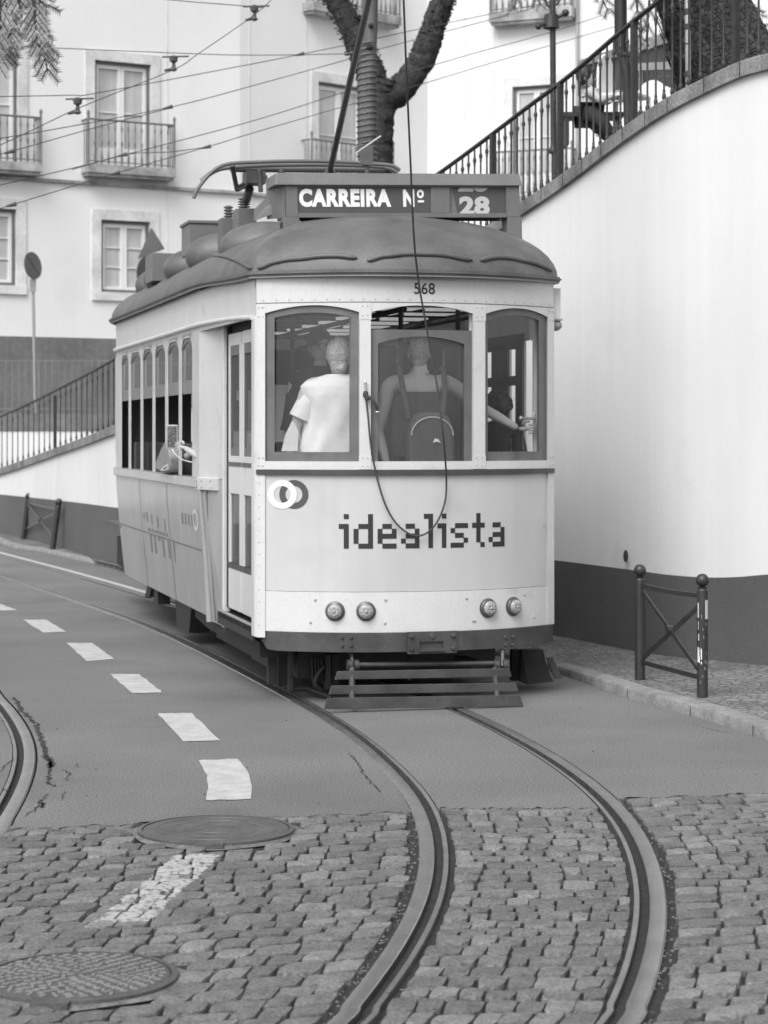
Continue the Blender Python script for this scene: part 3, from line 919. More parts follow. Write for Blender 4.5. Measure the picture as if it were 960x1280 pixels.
# posts of the front
zs0 = 1.83
posts = [(319.5,331),(449,463),(591,606),(684,692)]
pu = []
for a, c in posts:
    pu.append((on_f(a, 480)[0], on_f(c, 480)[0]))
pu[0] = (uL, pu[0][1]); pu[-1] = (pu[-1][0], uR)
for i, (a, c) in enumerate(pu):
    b = MB(); front_strip(b, a, c, 1.774 if i in (1, 2) else (.50 if i == 0 else .55), zh0-.0085, .014, .07, 4)
    po = b.build('window_post', M['cream'], tram, sm=30)
    mb = MB()
    zl = ((3.0,2.93),(1.80,1.86)) if i in (0,1,2,3) else ()
    for zz in [q for p_ in zl for q in p_]:
        for uu in (lerp(a, c, .28), lerp(a, c, .72)): bolt(mb, uu, zz, .006, .006, .014)
    if i in (0,):
        for k in range(14): bolt(mb, lerp(a, c, .3), .5+k*.09, .005, .005, .014)
    mb.build('rivets', M['rivet'], po)
    if i in (1, 2):
        mb = MB(); front_strip(mb, a-.004, c+.004, 2.90, 3.02, .017, .006, 3); mb.build('joint_plate', M['cream'], po); mb = MB(); front_strip(mb, a-.004, c+.004, 1.776, 1.88, .017, .006, 3)
        mb.build('joint_plate', M['cream'], po)
# spandrels with arched lower edge + frames + glass
def arch(u, a, c, zs, rise): 
    t = (u-(a+c)/2)/((c-a)/2); return zs+rise*(1-abs(t)**2.0)
bays = [(pu[0][1], pu[1][0]), (pu[1][1], pu[2][0]), (pu[2][1], pu[3][0])]
for i, (a, c) in enumerate(bays):
    zs, rise = 2.955, .055
    b = MB(); front_strip(b, a, c, lambda u: arch(u, a, c, zs, rise), zh0-.0085, .01, .05, 16); b.build('spandrel', M['cream'], tram, sm=30)
    if i != 1:
        fw = .066; fo = -.012
        b = MB()
        if i == 2: fwL, fwR = .03, .085
        else: fwL, fwR = .068, .06
        front_strip(b, a, c, lambda u: arch(u, a, c, zs, rise)-.055, lambda u: arch(u, a, c, zs, rise), fo, .04, 16)
        front_strip(b, a, a+fwL, 1.836, lambda u: arch(u, a, c, zs, rise)-.055, fo, .04, 3)
        front_strip(b, c-fwR, c, 1.836, lambda u: arch(u, a, c, zs, rise)-.055, fo, .04, 3)
        front_strip(b, a+fwL, c-fwR, 1.836, 1.905, fo, .04, 10)
        fr = b.build('window_frame', M['frame_grey'], tram, sm=30)
        b = MB(); front_strip(b, a+fwL, c-fwR, 1.905, lambda u: arch(u, a, c, zs, rise)-.056, fo-.02, .004, 12)
        b.build('pane', M['glass'], fr, sm=30)
    else:
        fo = -.025; zt = 2.05+(541-412)*16.27/2700; zt0 = zt
        b = MB(); fw = .062
        front_strip(b, a-.01, a+fw, 1.80, zt, fo, .04, 3); front_strip(b, c-fw, c+.01, 1.80, zt, fo, .04, 3)
        A_, C_ = a+fw, c-fw
        front_strip(b, A_, C_, lambda u: arch(u, A_, C_, zt-.105, .055), zt, fo, .04, 14)
        fr = b.build('window_frame', M['frame_grey'], tram, sm=30); fr['label'] = 'lowered window sash'
        b = MB(); front_strip(b, A_, C_, 1.78, lambda u: arch(u, A_, C_, zt-.105, .055), fo-.02, .004, 14)
        b.build('pane', M['glass_dirty'], fr, sm=30)
        b = MB(); front_strip(b, a, a+.012, 1.836, zs, -.055, .02, 2); front_strip(b, c-.012, c, 1.836, zs, -.055, .02, 2)
        b.build('window_channel', M['cream'], tram)

# lettering on the front: fleet number
def wrap_text(me, uc, zc, off, name, m, parent):
    for v in me.vertices:
        x, y, z = v.co; u = uc+x
        v.co = (u, vf(u)-off-z, zc+y)
    me.materials.clear(); me.materials.append(m)
    o = bpy.data.objects.new(name, me); C.objects.link(o); o.parent = parent; me.update(); return o
u, z = on_f(530.5, 361.5)
wrap_text(text_mesh('568', .118, .92, .0015, .0015, 1.05), u, z, .002, 'fleet_number', M['ink'], head)
# pixel lettering
LET = {'i': ["01","00","11","01","01","01","01"], 'd': ["0001","0001","0111","1001","1001","1001","0111"], 'e': ["0000","0000","0110","1001","1111","1000","0110"],
       'a': ["0000","0000","0110","0001","0111","1001","0111"], 'l': ["11","01","01","01","01","01","01"], 's': ["0000","0000","0111","1000","0110","0001","1110"],
       't': ["010","010","111","010","010","010","001"]}
LET['e'] = ["0000","0000","0110","1001","1111","1000","0111"]
LET['d'] = ["0001","0001","0111","1001","1001","1001","0111"]
u0 = on_f(423.5, 660)[0]; u1 = on_f(630.5, 660)[0]
zt = on_f(500, 642.5)[1]; zb = on_f(500, 685.5)[1]
cw = (u1-u0)/37; ch = (zt-zb)/7
mb = MB(); x = 0
for chv in 'idealista':
    g = LET[chv]
    for r, row in enumerate(g):
        for k, q in enumerate(row):
            if q == '1':
                ua = u0+(x+k)*cw; front_strip(mb, ua-.0004, ua+cw+.0004, zt-(r+1)*ch-.0004, zt-r*ch+.0004, .0025, .002, 1)
    x += len(g[0])+1
mb.build('lettering', M['ink'], tram)
# rings
def ring(px, py, ro, ri, off, m, name):
    u, z = on_f(px, py); mb = MB(); n = 48
    rows = []
    for k in range(n):
        a = 2*PI*k/n
        rows.append([Vector((u+r*math.cos(a), vf(u+r*math.cos(a))-off, z+r*math.sin(a)*1.09)) for r in (ri, ro)])
    rows.append(rows[0]); mb.grid(rows); mb.build(name, m, tram)
ring(367.3,618,.100,.058,.003, M['sign_dark'],'ring_logo'); ring(352.5,618,.100,.058,.005, M['ringover'],'ring_logo')
# headlights
for px, py in ((419,764),(457.5,764),(609.5,760),(641,758)):
    u, z = on_f(px, py); e = .01; t = Vector((e*2, vf(u+e)-vf(u-e), 0)).normalized(); n = Vector((t.y, -t.x, 0))
    R = Matrix.Translation((u, vf(u), z)) @ Matrix.Rotation(math.atan2(t.y, t.x), 4, 'Z') @ Matrix.Rotation(PI/2, 4, 'X')
    mb = MB(); mb.lathe([(.074,-.01),(.074,.012),(.066,.026),(.058,.030),(.058,.036)], R, 28, cap=False); 
    mb.lathe([(.0,.012),(.074,.012)], R, 28, cap=False)
    hl = mb.build('headlight', M['bezel'], tram, sm=30)
    mb = MB(); mb.lathe([(.057,.02),(.055,.042),(.046,.052),(.030,.058),(.001,.060)], R, 28); 
    for k in range(8):
        a = 2*PI*k/8; mb.sphere(R @ Vector((.030*math.cos(a), .030*math.sin(a), .054)), .009, 8, 5)
    mb.sphere(R @ Vector((0,0,.057)), .011, 8, 5)
    mb.build('lens', M['lens'], hl, sm=50)
# small badge mark
mb = MB(); u, z = on_f(679.5, 656)
mb.prism([Vector((u+.014*math.cos(a)*(1 if k % 2 else .7), vf(u)-.004, z+.026*math.sin(a)*(1 if k % 2 else .7))) for k, a in enumerate([2*PI*i/8 for i in range(8)])], (0,.003,0))
mb.build('badge', M['signback'], tram)
# right corner piece and lamp bracket
b = MB()
for y0,y1,z0,z1 in ((.02,2.4,.55,1.86),(.02,2.4,2.80,3.2),(.02,.14,1.86,2.80),(.70,.80,1.86,2.80),(1.10,1.48,1.86,2.80),(1.80,1.95,1.86,2.80),(2.25,2.4,1.86,2.80)):
    b.box(HW-.03, HW-.0, y0, y1, z0, z1)
b.build('platform_side', M['cream'], tram)
b = MB()
for y0,y1,z0,z1 in ((.80,2.25,2.44,2.52),(1.06,1.52,1.86,2.8),(.66,.84,1.86,2.8),(.66,2.3,2.74,2.86),(.1,2.3,1.0,1.87)): b.box(HW-.05, HW-.031, y0, y1, z0, z1)
b.build('platform_lining', M['interior'], tram)
mb = MB(); mb.box(HW+.0, HW+.075, .05, .35, 2.95, 3.19); mb.build('drip_board', M['cream'], tram)
mb = MB(); mb.sphere((HW+.055, .12, 2.90), (.05,.07,.045), 12, 8); mb.box(HW+.02, HW+.09, .05, .2, 2.935, 2.95)
mb.build('corner_lamp', M['signback'], tram, sm=50)

# ---- side (saloon)
VS0 = on_u(249, 600, -SW)[0]; VS1 = on_u(145, 600, -SW)[0]; VE = VS1+2.1
zbelt0, zbelt1 = 1.575, 1.66
def side_pt(sgn, v, z):
    k = 0 if z > zbelt0 else (zbelt0-z)/(zbelt0-.45)
    return Vector((sgn*(SW-.1*k**1.3), v, z))
for sgn in (-1, 1):
    mb = MB()
    vsx = [lerp(VS0, VS1, i/6) for i in range(7)]
    zz = [.45,.6,.8,1.0,1.2,1.4,zbelt0]
    mb.grid([[side_pt(sgn, v, z) for z in zz] for v in vsx]); mb.grid([[side_pt(sgn, v, z)-Vector((sgn*.03,0,0)) for z in zz] for v in vsx])
    mb.grid([[side_pt(sgn, v, .45), side_pt(sgn, v, .45)-Vector((sgn*.03,0,0))] for v in vsx])
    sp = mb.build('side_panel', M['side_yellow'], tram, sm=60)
    # seams
    mb = MB()
    for v in (vsx[2], vsx[4]) if sgn < 0 else ():
        for i in range(len(zz)-1):
            a = side_pt(sgn, v, zz[i]); c = side_pt(sgn, v, zz[i+1]); e = Vector((sgn*.003,0,0))
            mb.add([a+e-Vector((0,.009,0)), a+e+Vector((0,.009,0)), c+e+Vector((0,.009,0)), c+e-Vector((0,.009,0))], [(0,1,2,3)])
    for z in (1.02,):
        for v0, v1 in ((VS0+.05, VS1-.05),):
            a = side_pt(sgn, v0, z); c = side_pt(sgn, v1, z); e = Vector((sgn*.004,0,0))
            mb.add([a+e, c+e, c+e+Vector((0,0,.012)), a+e+Vector((0,0,.012))], [(0,1,2,3)])
    mb.build('panel_seams', M['frame_grey'], sp)
    mb = MB(); mb.box(*(sorted((sgn*SW, sgn*(SW+.03)))), VS0-.02, VS1, zbelt0, zbelt1)
    mb.box(*(sorted((sgn*(SW-.1), sgn*(SW+.0)))), VS0, VS1, zbelt1-.03, zbelt1+.0)
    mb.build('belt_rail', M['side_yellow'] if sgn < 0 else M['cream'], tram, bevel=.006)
    # fascia and cornice
    mb = MB()
    rows = []
    for i in range(13):
        v = lerp(VS0-.0, VS1, i/12)
        rows.append([Vector((sgn*SW, v, 2.90)), Vector((sgn*(SW+.0), v, 3.29)), Vector((sgn*(SW-.03), v, 3.29)), Vector((sgn*(SW-.03), v, 2.90))])
    mb.grid(rows, close=True)
    mb.build('fascia', M['cream'], tram)
    mb = MB(); mb.tube([Vector((sgn*(SW+.012), v, 2.985)) for v in (VS0, (VS0+VS1)/2, VS1)], .022, 8)
    if sgn < 0:
        mb.tube(smooth([Vector((-SW-.012, VS0, 2.985)), Vector((-SW+.0, VS0-.5, 2.98)), Vector((-HW-.02, 1.0, 2.965)), Vector((-HW-.015, .08, 2.93))], 6), .02, 8)
    mb.build('cornice_moulding', M['cream'], tram, sm=60)
# window pillars and sashes
ppx = [150.6,162,177,192,208,225,242.5]
pw = [2.2,2.6,2.7,2.9,3.1,3.4,4.5]
pv = [on_u(x, 0, -SW)[0] for x in ppx]
edges = []
for x, w in zip(ppx, pw):
    edges.append((on_u(x+w/2, 0, -SW)[0], on_u(x-w/2, 0, -SW)[0]))   # (near v, far v)
edges[0] = (edges[0][0], VS1); edges[-1] = (VS0, edges[-1][1])
edges = edges[::-1]                         # now from near to far
for sgn in (-1, 1):
    for k, (va, vb) in enumerate(edges):
        if sgn > 0:
            mb = MB(); mb.box(SW-.17, SW-.0125, va, vb, zbelt1, 2.94); mb.build('pillar_lining', M['interior'], tram)
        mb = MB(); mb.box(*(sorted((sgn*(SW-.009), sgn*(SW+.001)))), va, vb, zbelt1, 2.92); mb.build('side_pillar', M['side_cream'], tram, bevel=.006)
    for k in range(len(edges)-1):
        a, c = edges[k][1], edges[k+1][0]
        n = 12; zs, rise = 2.80, .12
        # arch spandrel
        mb = MB(); rows = []
        x0, x1 = sgn*(SW-.010), sgn*(SW-.000)
        for i in range(n+1):
            v = lerp(a, c, i/n); t = 2*i/n-1; za = zs+rise*math.sqrt(max(0, 1-t*t))
            rows.append([Vector((x1, v, za)), Vector((x1, v, 2.935)), Vector((x0, v, 2.935)), Vector((x0, v, za))])
        mb.grid(rows, close=True); mb.build('window_arch', M['side_cream'], tram, sm=40)
        # upper sash frame
        f = .05; xo, xi = sgn*(SW-.011), sgn*(SW-.028); xs_ = sorted((xo, xi))
        tilt = 0.06 if k == 1 and sgn < 0 else 0
        mb = MB(); rows = []
        for i in range(n+1):
            v = lerp(a, c, i/n); t = 2*i/n-1; q = math.sqrt(max(0, 1-t*t))
            rows.append([Vector((xo, v, zs-.03+(rise-.02)*q)), Vector((xo, v, zs+.005+rise*q)), Vector((xi, v, zs+.005+rise*q)), Vector((xi, v, zs-.03+(rise-.02)*q))])
        mb.grid(rows, close=True)
        mb.box(xs_[0], xs_[1], a, a+f*.7, 2.42, zs+.02); mb.box(xs_[0], xs_[1], c-f*.7, c, 2.42, zs+.02)
        mb.box(xs_[0]-.001, xs_[1]+.001, a, c, 2.40, 2.52)
        sf = mb.build('side_window', M['sash'], tram, sm=40)
        mb = MB(); loop = [Vector((sgn*(SW-.018), a+f*.5, 2.5)), Vector((sgn*(SW-.018), c-f*.5, 2.5))]
        for i in range(n, -1, -1):
            v = lerp(a+f*.5, c-f*.5, i/n); t = 2*i/n-1; loop.append(Vector((sgn*(SW-.018), v, zs-.02+(rise-.02)*math.sqrt(max(0, 1-t*t)))))
        mb.prism(loop, (.003*-sgn,0,0)); mb.build('pane', M['glass_side'], sf)
# saloon corner post + slanted bulkhead panel + lower flare
mb = MB()
pA = Vector((-SW, VS0, 0)); pB = Vector((-1.115, on_u(283,0,-1.115)[0], 0))
d = (pB-pA); n_ = Vector((d.y, -d.x, 0)).normalized()
n_ = n_ if n_.x < 0 or n_.y < 0 else -n_
def slab(mb, a, c, z0, z1, th=.03, off=0.0, a2=None):
    dd = (c-a).normalized(); nn = Vector((dd.y, -dd.x, 0)); nn = -nn if nn.y > 0 else nn
    a_ = a+nn*off; c_ = c+nn*off
    aa = (a2+nn*off) if a2 is not None else a_
    loop = [Vector((aa.x,aa.y,z0)), Vector((c_.x,c_.y,z0)), Vector((c_.x,c_.y,z1)), Vector((a_.x,a_.y,z1))]
    mb.prism(loop, -nn*th)
slab(mb, pA, pB, 1.66, 2.97); mb.build('bulkhead_panel', M['cream'], tram)
mb = MB(); slab(mb, pA, pB, .42, 1.655, a2=Vector((-SW+.1, VS0, 0))); mb.build('lower_corner_panel', M['side_yellow'], tram)
mb = MB(); slab(mb, pA+Vector((-.005,-.0,0)), pA.lerp(pB, .72), 1.56, 1.665, .03, .02); 
dn = (pB-pA).normalized(); nn = Vector((dn.y,-dn.x,0)); nn = -nn if nn.y > 0 else nn
bb = mb.build('belt_bracket', M['cream'], tram, bevel=.004)
mb = MB()
for q in (.08,.30,.62):
    for zz in (1.585,1.64): mb.sphere(pA.lerp(pB, q)+nn*.052+Vector((0,0,zz)), .009, 8, 5)
mb.build('rivets', M['rivet'], bb)
# vertical posts at door
mb = MB(); mb.box(pB.x-.035, pB.x+.03, pB.y-.04, pB.y+.02, .42, 2.95); dp = mb.build('door_post', M['cream'], tram, bevel=.008)
mb = MB()
for k in range(17): mb.sphere((pB.x-.005, pB.y-.042, .5+k*.15), .006, 6, 4)
mb.build('rivets', M['rivet'], dp)
mb = MB(); q0 = Vector((-SW+.02, VS0-.03, 0))
mb.tube([Vector((-SW+.085, VS0-.06, .42)), Vector((-SW+.055, VS0-.06, .9)), Vector((-SW-.002, VS0-.06, 1.56))], [.032,.027,.022], 8)
mb.build('corner_trim', M['side_yellow'], tram, sm=60)
mb = MB(); mb.tube([Vector((-SW+.10, VS0-.26, .44)), Vector((-SW+.07, VS0-.23, 1.0)), Vector((-SW+.03, VS0-.2, 1.56))], .010, 6); mb.build('trim_strip', M['frame_grey'], tram)
# corner post return at the front
mb = MB(); mb.box(-HW-.012, -HW+.04, .0, .13, .50, 2.93); mb.build('corner_post', M['cream'], tram, bevel=.006)
# header above the door
mb = MB()
slab(mb, pA, Vector((-HW, .05, 0)), 2.93, 3.28, .03); mb.build('door_header', M['cream'], tram)
mb = MB(); mb.box(-1.09,-1.06,.1,pB.y+.1,2.86,2.95); mb.box(-1.12,-1.05,pB.y-.12,pB.y-.04,.6,2.93); mb.build('door_frame', M['under'], tram)
# door leaves
du = -1.10
zt_d, zb_d = 2.865, .60
for x0, x1 in ((288.5,304.2),(305.4,322)):
    va, vb = on_u(x1, 0, du)[0], on_u(x0, 0, du)[0]
    mb = MB(); f = .075; xo, xi = du-.02, du+.02
    for (y0, y1, z0, z1) in ((va, va+f, zb_d, zt_d),(vb-f, vb, zb_d, zt_d),(va+f, vb-f, zt_d-.1, zt_d),(va+f, vb-f, zb_d, .98),(va+f, vb-f, 1.55, 1.86)):
        mb.box(xo, xi, y0, y1, z0, z1)
    lf = mb.build('door_leaf', M['cream'], tram, bevel=.004)
    mb = MB(); mb.box(du-.006, du+.006, va+f, vb-f, .98, 1.55); mb.box(du-.008, du+.004, va+f, vb-f, 1.86, zt_d-.1); mb.build('pane', M['glass_door'], lf)
    mb = MB(); mb.box(xo-.004, xo, va, vb, 1.775, 1.81); mb.build('belt_strip', M['belt'], lf)
    mb = MB(); g = f+.03
    for (y0,y1,z0,z1) in ((va+f,va+g,1.86,zt_d-.1),(vb-g,vb-f,1.86,zt_d-.1),(va+g,vb-g,1.86,1.93),(va+g,vb-g,zt_d-.18,zt_d-.1)): mb.box(du-.015,du+.01,y0,y1,z0,z1)
    mb.build('pane_frame', M['frame_grey'], lf)
mb = MB(); mb.box(-1.19,-.9,.12,pB.y,.52,.56); mb.box(-1.19,-1.17,.12,pB.y,.46,.56); mb.build('door_step', M['under2'], tram)
mb = MB(); mb.box(-1.185,-1.165,.12,pB.y,.555,.575); mb.build('step_edge', M['signback'], tram)

# interior
mb = MB(); mb.box(-1.12,1.12,-.05,VE,.93,.98); mb.box(-.8,.8,-.2,-.05,.93,.979); mb.build('floor', M['interior'], tram)
mb = MB()
for (a,c) in ((-1.15,-.72),(.72,1.15)):
    mb.box(a,c,VS0+.0,VS0+.05,.98,1.8); mb.box(a,c,VS0,VS0+.05,2.82,2.95); mb.box(a,c,VS0,VS0+.05,2.42,2.48)
    for q in (a, c-.06): mb.box(q,q+.06,VS0+.001,VS0+.049,1.8,2.82)
mb.build('bulkhead', M['interior'], tram)
mb = MB(); mb.box(-1.2,-.40,VS1-.12,VS1-.07,.98,3.0); mb.box(.82,1.2,VS1-.12,VS1-.07,.98,3.0); mb.box(-.4,.82,VS1-.12,VS1-.07,2.6,3.0); mb.build('rear_bulkhead', M['interior'], tram)
# rear end: saloon end wall with windows and rear platform glazing
mb = MB()
RW = .92
for (a,c,z0,z1) in ((-RW,RW,.5,1.85),(-RW,RW,2.9,3.25),(-RW,-RW+.08,1.85,2.9),(RW-.08,RW,1.85,2.9),(-.42,-.32,1.85,2.9),(.32,.42,1.85,2.9)):
    mb.box(a,c,VE-.3,VE-.25,z0,z1)
for sg in (-1,1):
    for z0,z1 in ((.5,1.8),(2.9,3.25)):
        mb.prism([Vector((sg*(SW-(.16 if z0 < 1 else .03)),VS1,z0)), Vector((sg*(SW-.03),VS1,z1)), Vector((sg*(RW),VE-.3,z1)), Vector((sg*(RW),VE-.3,z0))], (-sg*.03,0,0))
    mb.box(*sorted((sg*(SW-.08), sg*(SW-.0))),VS1-.002,VS1+.06,1.8,2.9)
mb.build('rear_end', M['cream'], tram)
# seat backs
for r in range(5):
    for uu in (-.78,.78):
        mb = MB(); v = VS0+.7+r*1.05
        mb.box(uu-.38,uu+.38,v,v+.06,1.4,1.95); mb.box(uu-.38,uu+.38,v-.42,v,1.36,1.44); mb.box(uu-.3,uu-.26,v-.3,v-.26,.98,1.36); mb.box(uu+.26,uu+.3,v-.3,v-.26,.98,1.36)
        mb.build('seat', M['interior'], tram, bevel=.02)
# handrails on platform, controller, mirror-like disc
mb = MB()
mb.tube([Vector((.62,.75,.98)), Vector((.62,.75,3.1))], .02, 8); mb.tube([Vector((-.72,.9,.98)), Vector((-.72,.9,3.1))], .02, 8)
mb.tube([Vector((.18,.9,2.4)), Vector((.18,.9,3.15))], .02, 8)
mb.sphere((-.72,.88,2.2), (.04,.03,.045), 10, 7)
mb.build('grab_pole', M['interior'], tram, sm=50)
mb = MB(); mb.box(.72,.98,.15,.5,.98,1.85); mb.build('controller', M['interior'], tram, bevel=.02)
uu, zz = on_v(668, 480, .12)
mb = MB(); mb.box(uu-.01,uu+.035,.1,.14,1.86,2.93); wb = mb.build('inner_jamb', M['cream'], tram)
mb = MB(); hu, hz = on_v(665, 523, .02)
mb.tube([Vector((hu-.09,.02,hz)), Vector((hu+.03,.02,hz))], .011, 8); mb.sphere((hu-.09,.02,hz), .022, 8, 6); mb.sphere((hu+.02,.03,hz), (.015,.015,.055), 8, 6)
mb.build('window_handle', M['galv'], tram, sm=50)

# ---- roof
HR = .50; RHW = .95
def outline(n=120):
    pts = []
    vc = 2.0
    m1 = 34
    # front arc then right side; built for half then mirrored
    half = []
    EW = SW+.055
    for i in range(m1+1):
        u = lerp(0, HW+.035, i/m1)
        a = u/(HW+.035)
        half.append((u, -.50*(1-a**2.2)+.0, 3.262))
    # corner to saloon
    for i in range(1, 10):
        t = i/9; v = lerp(.0, VS0, t)
        half.append((lerp(HW+.035, EW, t**.8), v+.06*math.sin(PI*t)*0, lerp(3.262, 3.325, t*t*(3-2*t))))
    for i in range(1, 15):
        half.append((EW, lerp(VS0, VS1, i/14), 3.325))
    for i in range(1, 6):
        t = i/5; half.append((lerp(EW, RHW, t**.6), lerp(VS1, VE-.3, t), lerp(3.325, 3.25, t)))
    for i in range(1, 9):
        t = i/8; u = RHW*(1-t); half.append((u, VE-.3+.4*(1-(u/RHW)**2), 3.25))
    return half
half = outline()
full = [(-u, v, z) for u, v, z in half[::-1]]+half[1:]
V0S, V1S = 1.15, VE-1.3
def roof_p(o, s):
    u, v, z = o; sp = min(max(v, V0S), V1S)
    q = math.sqrt(max(0, 1-(1-s)**2))
    return Vector((lerp(u, 0, s), lerp(v, sp, s), z+(3.325+HR-z)*q))
SS = [0,.006,.02,.05,.09,.14,.2,.28,.37,.47,.58,.7,.85,1.0]
mb = MB(); mb.grid([[roof_p(o, s) for s in SS] for o in full]); roof = mb.build('roof', M['tram_grey'], tram, sm=45)
mb = MB(); rows = []
for o in full:
    rows.append([Vector((o[0]*.955, lerp(o[1], 3, .02), o[2]-.06)), Vector((0, min(max(o[1], V0S), V1S), 3.24))])
mb.grid(rows); mb.build('ceiling', M['brown_roof'], roof, sm=45)
M['lamp_panel'] = mat('lit_ceiling_lamp', .8, .6)
_b = M['lamp_panel'].node_tree.nodes['Principled BSDF']; _b.inputs['Emission Color'].default_value = (1,1,1,1); _b.inputs['Emission Strength'].default_value = .2
mb = MB(); mb.box(-1.08,1.08,VS0+.1,VS1,3.12,3.14); mb.box(-1.0,1.0,.2,VS0+.1,3.14,3.16); mb.build('inner_ceiling', M['brown_roof'], roof)
for k in range(8):
    v = .55+k*.72+(.35 if k > 2 else 0)
    mb = MB()
    for uu in (-.62,.0,.62): pass
    mb.box(.20,.50,v,v+.5,3.095,3.118); mb.build('ceiling_lamp', M['lamp_panel'], roof)
    mb = MB(); mb.box(.62,1.0,v,v+.5,3.095,3.118); mb.build('ceiling_lamp', M['lamp_panel'], roof)
for k in range(10):
    mb = MB(); mb.box(-1.05,1.05,.35+k*.76,.40+k*.76,3.088,3.119); mb.build('ceiling_rib', M['interior'], roof)
for uu in (-.85,.03,.85):
    mb = MB(); mb.tube([Vector((uu, .2, 3.02)), Vector((uu, VS1, 3.02))], .022, 8); mb.build('ceiling_rail', M['interior'], roof)
mb = MB()
def rim(mb, dz0, dz1, outw, th):
    rows = []
    cpts = [Vector((o[0], o[1], o[2])) for o in full]
    for i, p in enumerate(cpts):
        a = cpts[max(i-1,0)]; c = cpts[min(i+1,len(cpts)-1)]; t = (c-a); t.z = 0; t.normalize(); n = Vector((t.y,-t.x,0))
        q = p+n*outw; r = p+n*(outw-th)
        rows.append([q+Vector((0,0,dz0)), q+Vector((0,0,dz1)), r+Vector((0,0,dz1)), r+Vector((0,0,dz0))])
    mb.grid(rows, close=True)
rim(mb, -.026, .012, .018, .05); rim(mb, -.014, -.002, .030, .03)
mb.build('gutter', M['tram_grey'], roof, sm=40)
mb = MB(); rim(mb, -.040, -.027, .012, .03); mb.build('gutter_lip', M['signback'], roof, sm=40)
# drip rails on the dome
samp = []
for j in range(len(full)-1):
    for jj in range(3):
        o = tuple(lerp(full[j][k], full[j+1][k], jj/3) for k in range(3))
        if o[1] > VS0+.6: continue
        for i in range(60):
            s = (i/60)**1.6; p = roof_p(o, s); w = T(*p)
            samp.append((CX+w.x*F/w.y, HY-(w.z-HC)*F/w.y, w.y, p))
def roof_at(px, py):
    best = min(samp, key=lambda q: (q[0]-px)**2+(q[1]-py)**2+.5*(q[2]-16)); return best[3]
def roof_rail(pts):
    mb = MB(); fine = []
    for a, c in zip(pts[:-1], pts[1:]):
        for k in range(5): fine.append((lerp(a[0], c[0], k/5), lerp(a[1], c[1], k/5)))
    fine.append(pts[-1])
    w = [roof_at(*q) for q in fine]
    for _ in range(4): w = [w[0]]+[(w[i-1]+2*w[i]+w[i+1])/4 for i in range(1, len(w)-1)]+[w[-1]]
    w = [p+Vector((0,-.006,.008)) for p in w]
    mb.tube(w, [.008]+[.019]*(len(w)-2)+[.008], 8)
    mb.build('drip_rail', M['tram_grey'], roof, sm=60)
for pts in ([(265,320),(280,321),(295,326),(305,331),(314,338)], [(322,337),(335,331),(354,326),(385,323),(420,321),(446,323)], [(459,327),(475,322),(500,319),(527,318),(560,320),(590,327)], [(600,326),(617,323),(640,324),(665,329),(690,338)]):
    roof_rail(pts)

# roof gear --------------------------------------------------------------
for (px, py, v, rx, ry, rz) in ((306,308,2.1,.24,.32,.26),(259,318,3.6,.22,.30,.25),(230,334,4.9,.22,.30,.24),(204,347,6.3,.22,.30,.22),(186,355,7.6,.16,.26,.22)):
    u, z = on_v(px, py, v); mb = MB()
    mb.sphere((u+rx*.9, v, z-.02), (rx*1.85, ry, rz*.92), 24, 14); mb.build('vent_dome', M['tram_grey'], tram, sm=60)
def rbox(name, x0, y0, x1, y1, v, dv, m=None, lid=0):
    u0, zt = on_v(x0, y0, v); u1, zb = on_v(x1, y1, v); mb = MB(); mb.box(u0, u1, v, v+dv, zb, zt)
    if lid: mb.box(u0-.015, u1+.015, v-.015, v+dv+.015, zt, zt+lid)
    return mb.build(name, m or M['sign_frame'], tram, bevel=.006)
rbox('resistor_box', 237, 279, 277, 318, 3.9, .5, lid=.03)
rbox('equipment_box', 190, 316, 240, 352, 5.6, .5)
rbox('insulator_box', 277, 272, 294, 320, 3.1, .2); rbox('insulator_box', 298, 260, 321, 300, 2.6, .3)
def insul(px, py0, py1, v, r):
    u, z0 = on_v(px, py1, v); _, z1 = on_v(px, py0, v); prof = []
    n = 4
    for k in range(n):
        z = lerp(z0, z1, k/n); h = (z1-z0)/n
        prof += [(r*.6, z-z0), (r, z-z0+h*.3), (r, z-z0+h*.55), (r*.6, z-z0+h*.8)]
    prof.append((r*.5, z1-z0)); mb = MB(); mb.lathe(prof, Matrix.Translation((u, v, z0)), 14); mb.build('insulator', M['sign_frame'], tram, sm=50)
insul(285.5, 257, 272, 3.2, .045); insul(305, 247, 260, 2.75, .055)
# folded collector frame
def rp(px, py, v):
    u, z = on_v(px, py, v); return Vector((u, v, z))
mb = MB()
mb.tube(smooth([rp(242,248,1.9), rp(246,238,1.9), rp(258,222,1.9), rp(270,211,1.9), rp(285,205,1.9), rp(310,203,1.9), rp(360,201.5,1.9), rp(420,202,1.9), rp(470,205,1.9), rp(490,207,1.9), rp(500,213,1.9)], 4), .016, 8)
mb.tube(smooth([rp(252,226,2.2), rp(268,214,2.2), rp(290,209,2.2), rp(350,206,2.2), rp(430,206,2.2), rp(480,209,2.2), rp(497,216,2.2)], 4), .02, 8)
mb.tube([rp(288,211,2.3), rp(480,212,2.3)], .03, 8)
mb.build('collector_frame', M['sign_frame'], tram, sm=60)
mb = MB()
for a, c, r in (((290,206,2.),(296,236,2.3),.022),((296,236,2.3),(318,226,2.5),.03),((318,226,2.5),(330,222,2.2),.035),((312,236,2.4),(308,250,2.7),.04),((324,212,2.2),(326,240,2.2),.022),((352,212,2.2),(352,240,2.2),.03)):
    mb.tube([rp(*a), rp(*c)], r, 8)
mb.box(*(lambda p: (p.x-.07,p.x+.1,2.2,2.4,p.z-.05,p.z+.06))(rp(318,222,2.2)))
